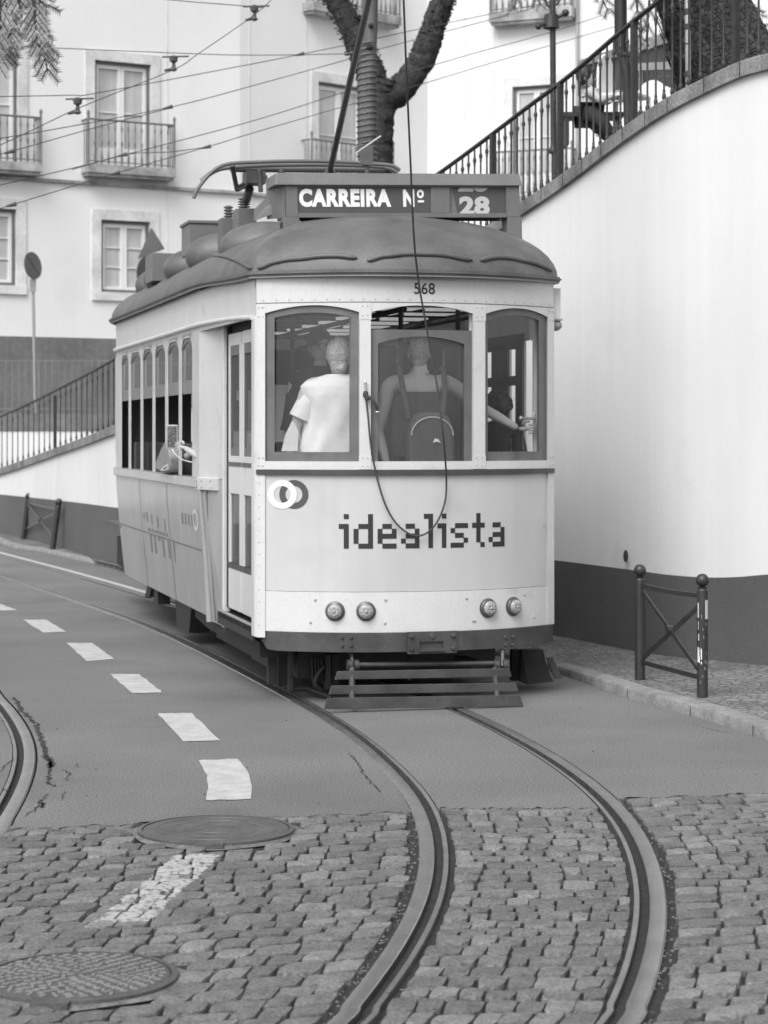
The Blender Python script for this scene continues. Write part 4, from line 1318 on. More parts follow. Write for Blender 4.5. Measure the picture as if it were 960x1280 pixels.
mb.build('collector_base', M['bumper'], tram, bevel=.004)
mb = MB(); mb.tube(smooth([rp(292,226,2.1), rp(294,234,2.1), rp(300,237,2.1), rp(307,232,2.1), rp(309,226,2.1)], 5), .008, 6); mb.build('cable', M['rope'], tram)
mb = MB(); mb.tube([rp(296,262,2.9), rp(289,268,3.1)], .01, 6); mb.build('cable', M['rope'], tram)
# destination sign
SV = .42
sL, zT = on_v(343, 215.5, SV); sR, _ = on_v(651, 215.5, SV); sR += .0; zC = on_v(358, 232, SV)[1]; zB = on_v(358, 267, SV)[1]; zE = on_v(358, 272.5, SV)[1]
sF = on_v(355, 250, SV)[0]
mb = MB()
# slanted top cap
mb.prism([Vector((sL,SV-.03,zC)), Vector((sR,SV-.03,zC)), Vector((sR,SV+.02,zT)), Vector((sL+.02,SV+.02,zT))], (0,.34,0))
sg = mb.build('destination_sign', M['sign_frame'], tram, bevel=.008)
a372 = on_v(372,250,SV)[0]; a538 = on_v(538.5,250,SV)[0]; a565 = on_v(562,250,SV)[0]; a632 = on_v(632.5,250,SV)[0]; a648 = sR-.01
mb = MB()
mb.box(sF, a372, SV, SV+.3, zB-.03, zC); mb.box(a538, a565, SV, SV+.02, zB, zC); mb.box(a632, a648, SV, SV+.3, zB-.03, zC); mb.box(a372, a632, SV-.004, SV+.03, zE, zB)
mb.box(a372, a632, SV-.004, SV+.03, zC-.012, zC)
mb.box(sF, a648, SV+.28, SV+.30, zE, zC)
mb.build('sign_case', M['sign_frame'], sg, bevel=.004)
mb = MB(); mb.prism([Vector((sL+.0,SV+.34,zT-.01)), Vector((sF,SV,zT-.05)), Vector((sF,SV,zE)), Vector((sL+.0,SV+.34,zE+.02))], (.012,0,0)); mb.build('sign_end', M['sign_frame'], sg)
mb = MB()
l0, l1 = on_v(353.5,290,SV)[0], on_v(373.5,290,SV)[0]; zl = on_v(365,305,SV)[1]-.08
mb.box(l0, l1, SV+.0, SV+.16, zl, zE+.005); mb.build('sign_leg', M['sign_frame'], sg, bevel=.004); mb = MB()
r0, r1 = on_v(633.5,290,SV)[0], on_v(651.5,290,SV)[0]
mb.box(r0, r1, SV+.0, SV+.16, zl-.1, zE+.005); mb.build('sign_leg', M['sign_frame'], sg, bevel=.004); mb = MB()
m0, m1 = on_v(538,290,SV)[0], on_v(550,290,SV)[0]; mb.box(m0, m1, SV+.05, SV+.1, zE-.1, zE+.0)
mb.build('sign_leg', M['sign_frame'], sg, bevel=.004)
mb = MB()
for q in (.25,.62):
    mb.box(l0-.003, l0+.0, SV+.16*q-.0, SV+.16*q+.03, zE-.1, zE-.03)
mb.build('leg_slot', M['under'], sg)
mb = MB(); mb.box(a372, a538, SV+.012, SV+.02, zB, zC); p1 = mb.build('sign_plate', M['sign_dark'], sg)
mb = MB(); mb.box(a565, a632, SV+.022, SV+.03, zB, zC)
p2 = mb.build('number_roll', M['sign_frame'], sg)
mb = MB(); k1, k2 = on_v(566,235,SV)[0], on_v(572,266,SV)[0]
mb.prism([Vector((k2,SV+.020,zB)), Vector((a632,SV+.020,zB)), Vector((a632,SV+.020,zC)), Vector((k1,SV+.020,zC))], (0,.0015,0)); mb.build('roll_panel', M['sign_dark'], sg)
def flat_text(me, u, z, v, name, m, parent):
    for q in me.vertices: q.co = (u+q.co.x, v-q.co.z, z+q.co.y)
    me.materials.clear(); me.materials.append(m); me.update()
    o = bpy.data.objects.new(name, me); C.objects.link(o); o.parent = parent; return o
def fit_text(txt, x0, x1, z0, z1, v, bold, name, m, parent, space=1.0):
    me = text_mesh(txt, .2, 1, bold, .0015, space)
    xs = [q.co.x for q in me.vertices]; ys = [q.co.y for q in me.vertices]
    ax = (x1-x0)/(max(xs)-min(xs)); ay = (z1-z0)/(max(ys)-min(ys))
    cx_, cy_ = (max(xs)+min(xs))/2, (max(ys)+min(ys))/2
    for q in me.vertices: q.co = ((q.co.x-cx_)*ax, (q.co.y-cy_)*ay, q.co.z)
    return flat_text(me, (x0+x1)/2, (z0+z1)/2, v, name, m, parent)
vT = SV+.010
fit_text('CARREIRA', on_v(373.5,0,vT)[0], on_v(488.5,0,vT)[0], on_v(380,259.6,vT)[1], on_v(380,236.7,vT)[1], vT, .0108, 'lettering', M['white'], p1, 1.12)
fit_text('N', on_v(503.5,0,vT)[0], on_v(517.5,0,vT)[0], on_v(380,259.3,vT)[1], on_v(380,237.2,vT)[1], vT, .0108, 'lettering', M['white'], p1)
fit_text('o', on_v(521,0,vT)[0], on_v(529.5,0,vT)[0], on_v(380,248.5,vT)[1], on_v(380,237.5,vT)[1], vT, .006, 'lettering', M['white'], p1)
ua, ub = on_v(522,0,vT)[0], on_v(529.5,0,vT)[0]; mb = MB(); mb.box(ua, ub, vT-.0015, vT+.0015, on_v(380,253.8,vT)[1], on_v(380,251,vT)[1]); mb.build('lettering', M['white'], p1)
vN = SV+.0185
o_lo = fit_text('28', on_v(573.5,0,vN)[0], on_v(611.5,0,vN)[0], on_v(375,270,vN)[1], on_v(375,245.8,vN)[1], vN, .0098, 'roll_digits', M['offwhite'], p2, 1.05)
def clip_z(o, z, keep_below):
    bm = bmesh.new(); bm.from_mesh(o.data)
    bmesh.ops.bisect_plane(bm, geom=bm.verts[:]+bm.edges[:]+bm.faces[:], plane_co=(0,0,z), plane_no=(0,0,1), clear_outer=keep_below, clear_inner=not keep_below)
    bm.to_mesh(o.data); bm.free()
clip_z(o_lo, zB+.001, False)
o_up = fit_text('28', on_v(572.5,0,vN)[0], on_v(610,0,vN)[0], on_v(375,240,vN)[1], on_v(375,216,vN)[1], vN, .0098, 'roll_digits', M['offwhite'], p2, 1.05)
clip_z(o_up, zC-.003, True)
_p = Vector((sL, SV, zC)); sg.matrix_local = Matrix.Translation(_p) @ Matrix.Rotation(-.0245, 4, 'Y') @ Matrix.Translation(-_p)
# left bracket of the sign
mb = MB(); mb.prism([rp(318,276,.75), rp(356,262,.6), rp(357,243,.6), rp(352,228,.6), rp(345,240,.7), rp(318,262,.75)], (0,.03,0)); mb.build('sign_bracket', M['sign_frame'], tram)
# little aerial block behind the sign
mb = MB(); mb.box(*(lambda p,q: (p.x,q.x,.9,1.0,q.z,p.z))(rp(454,182,.9), rp(466,206,.9))); mb.tube([rp(458,205,.95), rp(459,216,.95)], .02, 6)
mb.tube(smooth([rp(445,192,.9), rp(447,183,.9), rp(454,181,.9)], 4), .008, 6); mb.build('roof_lamp', M['sign_frame'], tram)
mb = MB(); mb.tube([rp(444,192,.85), rp(476,170,.85)], .008, 6); mb.build('aerial_rod', M['offwhite'], tram)
# ---- under frame, wheels, fender
mb = MB()
mb.box(-1.02,1.02,.0,VE-.4,.46,.80); mb.box(-1.12,-.9,.15,pB.y,.46,.5)
mb.prism([Vector((-1.12, .2, .44)), Vector((-1.10, VS0+.3, .44)), Vector((-1.02, VS0+1.6, .44)), Vector((-.9, VS0+1.6, .44)), Vector((-.9,.2,.44))], (0,0,-.12))
mb.build('underframe', M['under'], tram)
mb = MB()
mb.box(-.78,-.70,1.3,5.8,.22,.46); mb.box(.70,.78,1.3,5.8,.22,.46)
for v in (1.2,2.1,4.6,5.5): mb.box(-.9,-.66,v,v+.28,.18,.5)
mb.prism([Vector((-1.0,4.3,.45)), Vector((-1.0,5.4,.45)), Vector((-1.0,5.3,.12)), Vector((-1.0,4.5,.12))], (.2,0,0))
mb.box(-1.03,-.9,6.4,6.7,.25,.5); mb.prism([Vector((-1.05,6.9,.30)), Vector((-1.05,7.3,.25)), Vector((-1.05,7.0,.45)), Vector((-1.05,6.7,.45))], (.12,0,0))
mb.box(-.85,.85,.9,1.2,.08,.46); mb.box(-.8,.8,.3,.85,.14,.46); mb.box(-.98,-.9,.6,1.3,.2,.5); mb.box(-.95,-.9,1.3,3.2,.2,.5); mb.box(-.6,.6,2.6,4.2,.12,.46)  # low boxes added to block light and deepen the shade underneath
mb.build('truck_and_shade_boxes', M['under2'], tram)
for v in (1.75, 5.1):
    for uu in (-.5,.5):
        mb = MB(); R = Matrix.Translation((uu, v, .36)) @ Matrix.Rotation(PI/2, 4, 'Y')
        mb.lathe([(.06,-.07),(.1,-.05),(.30,-.03),(.36,-.05),(.36,.03),(.385,.035),(.385,.06),(.30,.06),(.1,.07),(.06,.08)], R, 32); mb.build('wheel', M['under2'], tram, sm=30)
# front apron plates and boxes below bumper
mb = MB()
def fp(px, py, v): 
    u, z = on_v(px, py, v); return Vector((u, v, z))
for (x0,x1,y1,v) in ((335,347,856,.35),(348,359,857,.40),(360.5,366.5,864,.15)):
    u0_, z1_ = on_v(x0, y1, v); u1_, _ = on_v(x1, y1, v); mb.box(u0_, u1_, v, v+.05, z1_, .50)
mb.tube([fp(362,862,.2), fp(384,861,.2), fp(414,872,.05)], .017, 6)
for x in (390,394,398,402): mb.tube([fp(x,822,.25), fp(x+1,852,.25)], .012, 6)
mb.tube(smooth([fp(406,833,.15), fp(398,842,.15), fp(394,855,.15), fp(402,863,.15)], 4), .022, 8)
mb.box(*(lambda p,q: (p.x,q.x,.1,.2,q.z,p.z))(fp(408,818,.1), fp(414,862,.1))); mb.box(*(lambda p,q: (p.x,q.x,.2,.3,q.z,p.z))(fp(415,818,.2), fp(424,858,.2)))
mb.build('apron', M['under2'], tram, bevel=.003)
# sand guard on the right
mb = MB(); loop = [fp(652,812,.35), fp(679,812,.35), fp(682,826,.3), fp(686,840,.25), fp(692,852,.2), fp(660,856,.2), fp(650,852,.25)]
mb.prism(loop, (0,.04,0)); mb.box(*(lambda p,q: (p.x,q.x,.5,.56,q.z,p.z))(fp(640,812,.5), fp(676,850,.5))); mb.build('wheel_guard', M['under'], tram)
mb = MB(); mb.prism([fp(683,822,.3), fp(691,822,.3), fp(703,848,.2), fp(694,849,.2)], (0,.02,0)); mb.build('guard_step', M['under2'], tram)
# fender
fd_mats = M['bumper']
slv = [(-.50, 422,637,838,848.5, 418.5,640), (-.62, 415,645,856,867, 411,648.5), (-.74, 409,650,871.5,885.5, 405,655)]
mb0 = MB()
fend = None
for k, (v, xa, xb, ya, yb, xa2, xb2) in enumerate(slv):
    mb = MB()
    dyr = -3.2
    loop = [fp(xa, ya+1.2, v), fp(xb, ya+dyr*.8, v), fp(xb2, yb+dyr*.8, v), fp(xa2, yb+1.2, v)]
    top = loop
    mb.prism(loop, (0,.018,0))
    o = mb.build('fender_slat', M['bumper'], tram, bevel=.003)
mb = MB()
for x in (440, 618):
    x2 = x if x < 500 else x+4
    mb.tube([fp(x, 836, -.42), fp(x2, 880, -.70)], .022, 6)
mb.tube([fp(443,831,-.35), fp(624,829,-.35)], .019, 8)
for x in (437,445,620,631): mb.tube([fp(x-3,831,-.35), fp(x+3,831,-.35)], .04, 10)
for x in (440,628): mb.tube([fp(x,812,-.3), fp(x,833,-.35)], .018, 6)
mb.build('fender_arm', M['bumper'], tram, sm=50)
mb = MB(); 
mb.tube([fp(512,848,-.4), fp(512,815,-.1)], .02, 6); mb.box(*(lambda p,q: (p.x,q.x,-.3,.2,q.z,p.z))(fp(590,828,-.3), fp(606,834,-.3)))
mb.build('fender_bracket', M['bumper'], tram)

# side lettering remnants (faint raised marks)
mb = MB()
def side_rect(x0, x1, y0, y1, m=0):
    v0, z0 = on_u(x0, (y0+y1)/2, -SW+.03); v1, _ = on_u(x1, (y0+y1)/2, -SW+.03)
    vm = (v0+v1)/2; D = TD+sT*(-SW)+cT*vm
    z1 = HC-(y1-HY)*D/F; zt_ = HC-(y0-HY)*D/F
    a = side_pt(-1, v0, z1); c = side_pt(-1, v1, z1); e = side_pt(-1, v1, zt_); g = side_pt(-1, v0, zt_); o_ = Vector((-.003,0,0))
    mb.add([a+o_, c+o_, e+o_, g+o_], [(0,1,2,3)])
for i in range(6): side_rect(184.5+i*4.4, 187.3+i*4.4, 660+i*1.3, 664+i*1.3)
for (x0,x1,y0,y1) in ((184,185.5,640,652),(190,191,643,655),(197,198.2,646,660),(206,207,648,664),(180,181.5,641,648),(186,188,668,690),(191,193,670,692),(196,199,672,676),(201,203,674,696),(208,210,676,698),(215,216.3,676,702)): side_rect(x0,x1,y0,y1)
for x in (229,233,237,241): side_rect(x, x+1.2, 641+(x-229)*.2, 655+(x-229)*.2)
mb.build('side_lettering', M['side_ink'], tram, fix=False)
mb = MB()
n=24; rows=[]
vv, zz_ = on_u(245, 650, -SW+.02)
for k in range(n+1):
    a = 2*PI*k/n; r = []
    for rr in (.6, 1): 
        p = side_pt(-1, vv+.16*rr*math.cos(a), zz_+.10*rr*math.sin(a)); r.append(p+Vector((-.003,0,0)))
    rows.append(r)
mb.grid(rows); mb.build('side_ring_mark', M['cream'], tram, fix=False)

# ---- trolley pole & rope (move with the tram)
mb = MB()
def tl(px, py, D):
    w = P(px, py, D); d = w-Vector((TX,TD,0)); return Vector((cT*d.x+sT*d.y, -sT*d.x+cT*d.y, w.z))
mb.tube([tl(413,212,18.4), tl(437,104,16.8), tl(466,-20,14.9)], [.026,.026,.024], 10); mb.build('trolley_pole', M['bumper'], tram, sm=60)
mb = MB(); mb.tube([tl(413,216,18.4), tl(411,226,18.5)], .05, 10); mb.build('pole_base', M['bumper'], tram)
mb = MB()
uk, zk = on_f(457.5, 494, .05)
rope = [tl(504,-15,14.6), tl(508,90,14.9), tl(513,200,15.3), tl(517,290,15.6), tl(523,350,15.85), tl(535,420,16.0), tl(546,480,16.02), tl(554,545,16.03)]
def fo(px, py, off): u, z = on_f(px, py, off); return Vector((u, vf(u)-off, z))
rope += [fo(558,600,.06), fo(555,632,.05), fo(541,660,.045), fo(521,670,.04), fo(500,659,.04), fo(484,636,.04), fo(472,600,.05), fo(464,560,.05), fo(460,520,.05), fo(457.5,497,.05)]
mb.tube(smooth(rope, 6), .0072, 8)
mb.tube(smooth([fo(458,495,.05), fo(464,498,.06), fo(469,505,.06), fo(472,514,.04)], 5), .012, 8)
mb.sphere(fo(457,493,.04), (.022,.02,.03), 8, 6); mb.sphere(fo(459,498,.045), (.02,.02,.02), 8, 6)
mb.build('pull_cord', M['rope'], tram, sm=60)
mb = MB(); mb.sphere(fo(472,515,.04), (.02,.015,.012), 8, 6); mb.sphere(fo(456.5,479,.02), (.012,.012,.02), 8, 6); mb.tube([fo(456.5,478,.03), fo(457,489,.04)], .008, 6); mb.build('cord_hook', M['galv'], tram)

# ------------------------------------------------------------------ people
def skin_mesh(joints, edges, radii, sub=2, root=0):
    me = bpy.data.meshes.new('body'); me.from_pydata([tuple(j) for j in joints], edges, [])
    o = bpy.data.objects.new('tmp', me); C.objects.link(o)
    sk = o.modifiers.new('s', 'SKIN'); sk.use_smooth_shade = True; sk.branch_smoothing = .5
    for i, r in enumerate(radii):
        v = me.skin_vertices[0].data[i]; v.radius = r if isinstance(r, (tuple, list)) else (r, r); v.use_root = (i == root)
    if sub: m = o.modifiers.new('d', 'SUBSURF'); m.levels = sub; m.render_levels = sub
    dg = bpy.context.evaluated_depsgraph_get(); out = bpy.data.meshes.new_from_object(o.evaluated_get(dg))
    bpy.data.objects.remove(o); return out
def mesh_to_mb(mb, me):
    mb.add([v.co.copy() for v in me.vertices], [tuple(p.vertices) for p in me.polygons])
def hand(mb, wrist, d, side, curl=.6, s=1.0, palmn=None):
    """d: direction of the hand, side: thumb side, curl towards palmn"""
    d = Vector(d).normalized(); side = Vector(side).normalized(); pn = Vector(palmn).normalized() if palmn is not None else d.cross(side)
    w = Vector(wrist)
    J = [w, w+d*.045*s, w+d*.085*s]; mesh_to_mb(mb, skin_mesh(J, [(0,1),(1,2)], [(.026*s,.022*s),(.038*s,.018*s),(.036*s,.015*s)], 2))
    for k in range(4):
        o = w+d*.075*s+side*(.030-.020*k)*s; L_ = (.030,.034,.031,.025)[k]*s
        p = [o]; a = 0
        for q in range(3):
            a += curl*(.5 if q == 0 else 1)
            p.append(p[-1]+(d*math.cos(a)+pn*math.sin(a))*L_*(1,.8,.65)[q])
        mesh_to_mb(mb, skin_mesh(p, [(0,1),(1,2),(2,3)], [.0095*s,.0092*s,.0085*s,.0075*s], 1))
    o = w+d*.025*s+side*.028*s; p = [o, o+(d*.6+side*.8).normalized()*.035*s, o+(d*.6+side*.8).normalized()*.035*s+(d*.9+pn*.5).normalized()*.028*s, o+(d*.6+side*.8).normalized()*.035*s+(d*.9+pn*.6).normalized()*.05*s]
    mesh_to_mb(mb, skin_mesh(p, [(0,1),(1,2),(2,3)], [.013*s,.011*s,.010*s,.008*s], 1))
def head(mb, c, fwd, s=1.0, feat=True):
    """head with nose, brow, ears; c centre of the skull"""
    fwd = Vector(fwd).normalized(); up = Vector((0,0,1)); rt = fwd.cross(up).normalized()
    R = Matrix((rt, fwd, up)).transposed()
    vs = []; nu, nv = 24, 18; rows = []
    for i in range(nv+1):
        th = PI*i/nv; row = []
        for k in range(nu):
            a = 2*PI*k/nu
            x = math.sin(th)*math.cos(a); y = math.sin(th)*math.sin(a); z = math.cos(th)
            w = .076*(1-.22*max(0, -z)**1.2); X = x*w
            Y = y*(.096 if y < 0 else .088)*(1-.10*max(0, -z)) + (.012*max(0, -z) if y > 0 else 0)
            Z = z*(.115 if z > 0 else .122)
            if y > .75 and abs(x) < .22:       # nose ridge
                f = math.exp(-((z+.12)/.16)**2)*math.exp(-(x/.13)**2); Y += .024*f
            if y > .6:                          # eye sockets
                Y -= .010*math.exp(-((z-.06)/.10)**2)*math.exp(-((abs(x)-.38)/.16)**2)
                Y += .006*math.exp(-((z+.52)/.06)**2)*math.exp(-(x/.3)**2)   # lips
            row.append(Vector(c)+R @ Vector((X, Y, Z))*s)
        rows.append(row)
    mb.grid(rows, close=True)
    for sg in (-1, 1):
        mb.sphere(Vector(c)+R @ Vector((sg*.078, -.005, -.01))*s, (.012*s,.022*s,.032*s), 8, 6)
    return R
def person(label, u, v, floor, hgt, fwd, skinm, armL, armR, wide=1.0, headdir=None, legs=True, handL=None, handR=None, lean=(0,0)):
    """u,v tram-local feet; arms: list of 3 tram-local points from elbow to wrist"""
    fw = (T(fwd[0], fwd[1], 0)-T(0,0,0)).normalized(); rt = fw.cross(Vector((0,0,1))).normalized()
    base = T(u, v, floor); s = hgt/1.75
    th = thing('person', label, 'person', base)
    up = Vector((0,0,1))
    ln = (T(lean[0], lean[1], 0)-T(0,0,0))
    hipc = up*.93*s; ch = up*1.28*s+ln*.6; nk = up*1.47*s+ln; hd = up*(hgt-.115*s)/1+ln*1.1
    shw = .19*s*wide
    J = [hipc, up*1.08*s+ln*.2, ch, up*1.42*s+ln*.9, nk+up*.02, nk+up*.09*s]; E_ = [(0,1),(1,2),(2,3),(3,4),(4,5)]
    Rr = [(.15*s*wide,.11*s),(.14*s*wide,.10*s),(.16*s*wide,.115*s),(.12*s*wide,.085*s),(.058*s,.06*s),(.055*s,.06*s)]
    for sg, arm in ((1, armR), (-1, armL)):
        sh = up*1.41*s+ln*.9+rt*sg*shw
        i0 = len(J); J.append(sh); E_.append((3, i0)); Rr.append(.065*s*wide**.5)
        el, wr = [T(*p)-base for p in arm]
        J += [el, el.lerp(wr, .35), wr]; E_ += [(i0,i0+1),(i0+1,i0+2),(i0+2,i0+3)]; Rr += [.043*s,.043*s,.027*s]
    if legs:
        for sg in (1, -1):
            i0 = len(J); J += [up*.86*s+rt*sg*.09*s, up*.48*s+rt*sg*.10*s+fw*.02, up*.08*s+rt*sg*.10*s, up*.035*s+rt*sg*.11*s+fw*.15*s]
            E_ += [(0,i0),(i0,i0+1),(i0+1,i0+2),(i0+2,i0+3)]; Rr += [.085*s,.058*s,.042*s,.035*s]
    mb = MB(); mesh_to_mb(mb, skin_mesh(J, E_, Rr, 2))
    R = head(mb, hd, headdir if headdir is not None else fw, s*1.02)
    for arm, hn, sg in ((armL, handL, -1), (armR, handR, 1)):
        el, wr = [T(*p)-base for p in arm]
        if hn is None: hn = ((wr-el), fw, .5, -rt*sg)
        hand(mb, wr, hn[0], hn[1], hn[2], s, hn[3])
    mb.build('body', skinm, th, sm=60)
    return th, dict(base=base, fw=fw, rt=rt, s=s, ch=ch, nk=nk, hd=hd, ln=ln, shw=shw, J=J, R=R, hipc=hipc, up=up, wide=wide)
def garment(th, I, m, name, sleeve=.5, puff=1.12, neck=.03, arms=None, loose=1.0):
    up = I['up']; s = I['s']; J = [I['hipc'], up*1.08*s+I['ln']*.2, I['ch'], up*1.425*s+I['ln']*.9, up*(1.47+neck)*s+I['ln']]
    w = I['wide']; Rr = [(.168*s*w*loose,.13*s*loose),(.158*s*w*loose,.125*s*loose),(.176*s*w,.135*s),(.13*s*w,.10*s),(.07*s,.07*s)]
    E_ = [(0,1),(1,2),(2,3),(3,4)]
    for sg, ji in ((1, 6), (-1, 10)):
        sh, el = I['J'][ji], I['J'][ji+1]; i0 = len(J); J += [sh+up*.005, sh.lerp(el, sleeve)]; E_ += [(3,i0),(i0,i0+1)]; Rr += [.078*s*puff,.068*s*puff]
    mb = MB(); mesh_to_mb(mb, skin_mesh(J, E_, Rr, 2)); return mb.build(name, m, th, sm=60)
def trousers(th, I, m):
    up = I['up']; s = I['s']; rt = I['rt']; J = [I['hipc']+up*.04, I['hipc']-up*.03]; E_ = [(0,1)]; Rr = [(.162*s*I['wide'],.125*s),(.165*s*I['wide'],.13*s)]
    for sg in (1,-1):
        i0 = len(J); J += [up*.84*s+rt*sg*.09*s, up*.48*s+rt*sg*.1*s+I['fw']*.02, up*.1*s+rt*sg*.1*s]; E_ += [(1,i0),(i0,i0+1),(i0+1,i0+2)]; Rr += [.1*s,.075*s,.06*s]
    mb = MB(); mesh_to_mb(mb, skin_mesh(J, E_, Rr, 2)); mb.build('trousers', m, th, sm=60)
FL = .98
def loft(th, I, m, name, secs, sleeve=None, sr=(.078,.088), fold=.008, seed=1):
    rnd = random.Random(seed); s = I['s']; rt, fw, up = I['rt'], I['fw'], I['up']; w = I['wide']; n = 40
    ph = [rnd.uniform(0, 6) for _ in range(4)]; rows = []; fine = []
    for a, c in zip(secs[:-1], secs[1:]):
        for k in range(4): fine.append([lerp(a[j], c[j], k/4) for j in range(3)])
    fine.append(list(secs[-1]))
    for h, hw, hd in fine:
        row = []; lf = I['ln']*min(1, max(0, (h-.95)/.5))
        for k in range(n):
            a = 2*PI*k/n; ca, sa = math.cos(a), math.sin(a)
            x = hw*w*s*abs(ca)**.8*(1 if ca > 0 else -1); y = hd*s*abs(sa)**.9*(1 if sa > 0 else -1)
            f = fold*min(1, max(0, (1.44-h)/.2))*(math.sin(3*a+9*h+ph[0])+.8*math.sin(7*a-14*h+ph[1])+.5*math.sin(13*a+6*h+ph[2]))
            q = 1+f/.17
            row.append(rt*x*q+fw*y*q+up*h*s+lf)
        rows.append(row)
    mb = MB(); mb.grid(rows, close=True)
    if sleeve:
        for ji in (6, 10):
            sh, el = I['J'][ji], I['J'][ji+1]; c0 = sh.lerp(Vector((0,0,sh.z))+I['ln']*.9, .25)
            pts = [c0.lerp(el, t*sleeve) for t in (0,.2,.4,.6,.8,1)]
            mb.tube(pts, [sr[0]*s*.9, sr[0]*s*1.05, sr[0]*s*1.05, lerp(*sr, .5)*s, sr[1]*s*.97, sr[1]*s], 18, cap=False)
    return mb.build(name, m, th, sm=70)
TEE = [(.86,.205,.155),(.95,.20,.150),(1.10,.185,.140),(1.25,.205,.140),(1.34,.236,.142),(1.40,.248,.130),(1.44,.212,.112),(1.47,.135,.084),(1.492,.074,.072)]
# 1: white T-shirt, back to the camera, left window
u1p, z1p = on_v(413, 477, -.02)
th1, I1 = person('person in white T-shirt with tied fair hair, back turned, behind left front window', u1p, -.02, FL, 1.78, (0,1), M['skin_pale'], wide=1.16, lean=(.06,0), armL=
    [(u1p-.27,.02,2.06),(u1p-.24,-.08,1.80)], armR=[(u1p+.27,.06,2.05),(u1p+.25,.3,2.0)], headdir=T(.25,1,0)-T(0,0,0))
loft(th1, I1, M['shirt_white'], 'shirt', TEE, .72, (.080,.092), .009, 3); trousers(th1, I1, M['dark_cloth'])
mb = MB(); hd = I1['hd']; R = I1['R']
mb.sphere(hd+Vector((0,0,.014)), (.098,.112,.130), 18, 12); mb.sphere(hd+R @ Vector((0,-.045,-.07)), (.068,.055,.09), 14, 10)
mb.sphere(hd+R @ Vector((.02,-.085,-.10)), (.035,.03,.032), 10, 8); mb.build('hair', M['hair_light'], th1, sm=60)
# bag at the hip
bg = MB(); bp_ = [on_v(x, y, -.17) for x, y in ((356,564),(374,564),(375,540),(369,527))]
bg.prism([T(a, -.11, z) for a, z in bp_]+[T(bp_[0][0]+.03,-.11,bp_[0][1]+.12)], T(0,.08,0)-T(0,0,0))
o = bg.build('cloth_bag', M['shirt_white']); tag(o, 'small white cloth bag hanging beside the white T-shirt inside the left window', 'bag')
# 2: person with glasses facing the camera
u2p, _ = on_v(400, 440, .70)
th2, I2 = person('person with round glasses and dark hair facing out behind the left front window', u2p, .70, FL, 1.88, (.1,-1), M['skin'],
    [(u2p+.27,.72,2.05),(u2p+.25,.62,1.85)], [(u2p-.25,.72,2.05),(u2p-.25,.62,1.85)])
loft(th2, I2, M['dark_cloth'], 'jacket', TEE, .98, (.08,.07), .006, 5); trousers(th2, I2, M['dark_cloth'])
mb = MB(); hd = I2['hd']; R = I2['R']; mb.sphere(hd+R @ Vector((0,-.022,.045)), (.100,.112,.112), 18, 12); mb.sphere(hd+R @ Vector((0,-.04,-.05)), (.088,.07,.1), 14, 10); mb.build('hair', M['hair_dark'], th2, sm=60)
mb = MB()
for sg in (-1,1):
    c = hd+R @ Vector((sg*.033,.094,.005)); mb.tube([c+R @ Vector((.026*math.cos(a),0,.024*math.sin(a))) for a in [2*PI*k/16 for k in range(17)]], .0028, 6)
    mb.tube([hd+R @ Vector((sg*.058,.09,.008)), hd+R @ Vector((sg*.08,0,.008))], .0022, 6)
mb.tube([hd+R @ Vector((-.008,.1,.008)), hd+R @ Vector((.008,.1,.008))], .0025, 6)
mb.build('glasses', M['ink'], th2)
mb = MB()
for sg in (-1,1): mb.sphere(hd+R @ Vector((sg*.031,.080,.008)), .011, 10, 8)
mb.build('eyes', M['hair_dark'], th2)
# 3: broad person in dark tank top, back to camera, middle window; right arm to the handle
u3p, _ = on_v(524, 470, .05)
hw_u, hw_z = on_v(650, 536, .10); eu, ez = on_v(612, 512, .12)
th3, I3 = person('broad person in dark tank top with rucksack, back turned, in the middle front window', u3p, .05, FL, 1.81, (0,1), M['skin'],
    [(u3p-.33,.05,2.06),(u3p-.28,-.05,1.80)], [(eu-.04,.12,ez),(hw_u-.02,.08,hw_z)], wide=1.22, headdir=T(.05,1,0)-T(0,0,0),
    handR=(T(1,-.1,0)-T(0,0,0), Vector((0,0,1)), .95, T(0,-1,0)-T(0,0,0)))
loft(th3, I3, M['tank'], 'tank_top', [(.86,.19,.15),(.95,.19,.145),(1.10,.18,.135),(1.22,.18,.138),(1.29,.165,.138),(1.34,.12,.135)], None, fold=.005, seed=8); trousers(th3, I3, M['dark_cloth'])
mb = MB(); hd = I3['hd']; R = I3['R']; mb.sphere(hd+R @ Vector((0,-.012,.025)), (.092,.106,.114), 18, 12); mb.build('hair', M['hair_light'], th3, sm=60)
mb = MB()
for sg in (-1,1): mb.tube(smooth([T(u3p+sg*.13,-.13,2.16), T(u3p+sg*.165,-.10,2.36), T(u3p+sg*.175,.0,2.55), T(u3p+sg*.17,.14,2.50)], 4), .022, 6)
st = mb; rk = MB(); uc = u3p
loopk = []
for q in range(24):
    a = 2*PI*q/24; ca, sa = math.cos(a), math.sin(a)
    uu = uc+.02+.185*abs(ca)**.6*(1 if ca > 0 else -1); z_ = 1.92+.29*abs(sa)**.7*(1 if sa > 0 else -1)
    loopk.append(T(uu, -.26, z_))
rk.prism(loopk, T(0,.13,0)-T(0,0,0))
o = rk.build('rucksack', M['pack'], bevel=.03); tag(o, 'dark rucksack with thin pale arc on the back of the tank top wearer', 'rucksack', loc if False else None)
mb = MB(); mb.tube([T(uc+.02+.165*math.cos(a), -.267, 2.03+.14*math.sin(a)) for a in [PI*k/14 for k in range(15)]], .006, 6); 
ms = MB(); lx, lz = on_v(546, 550, -.27)
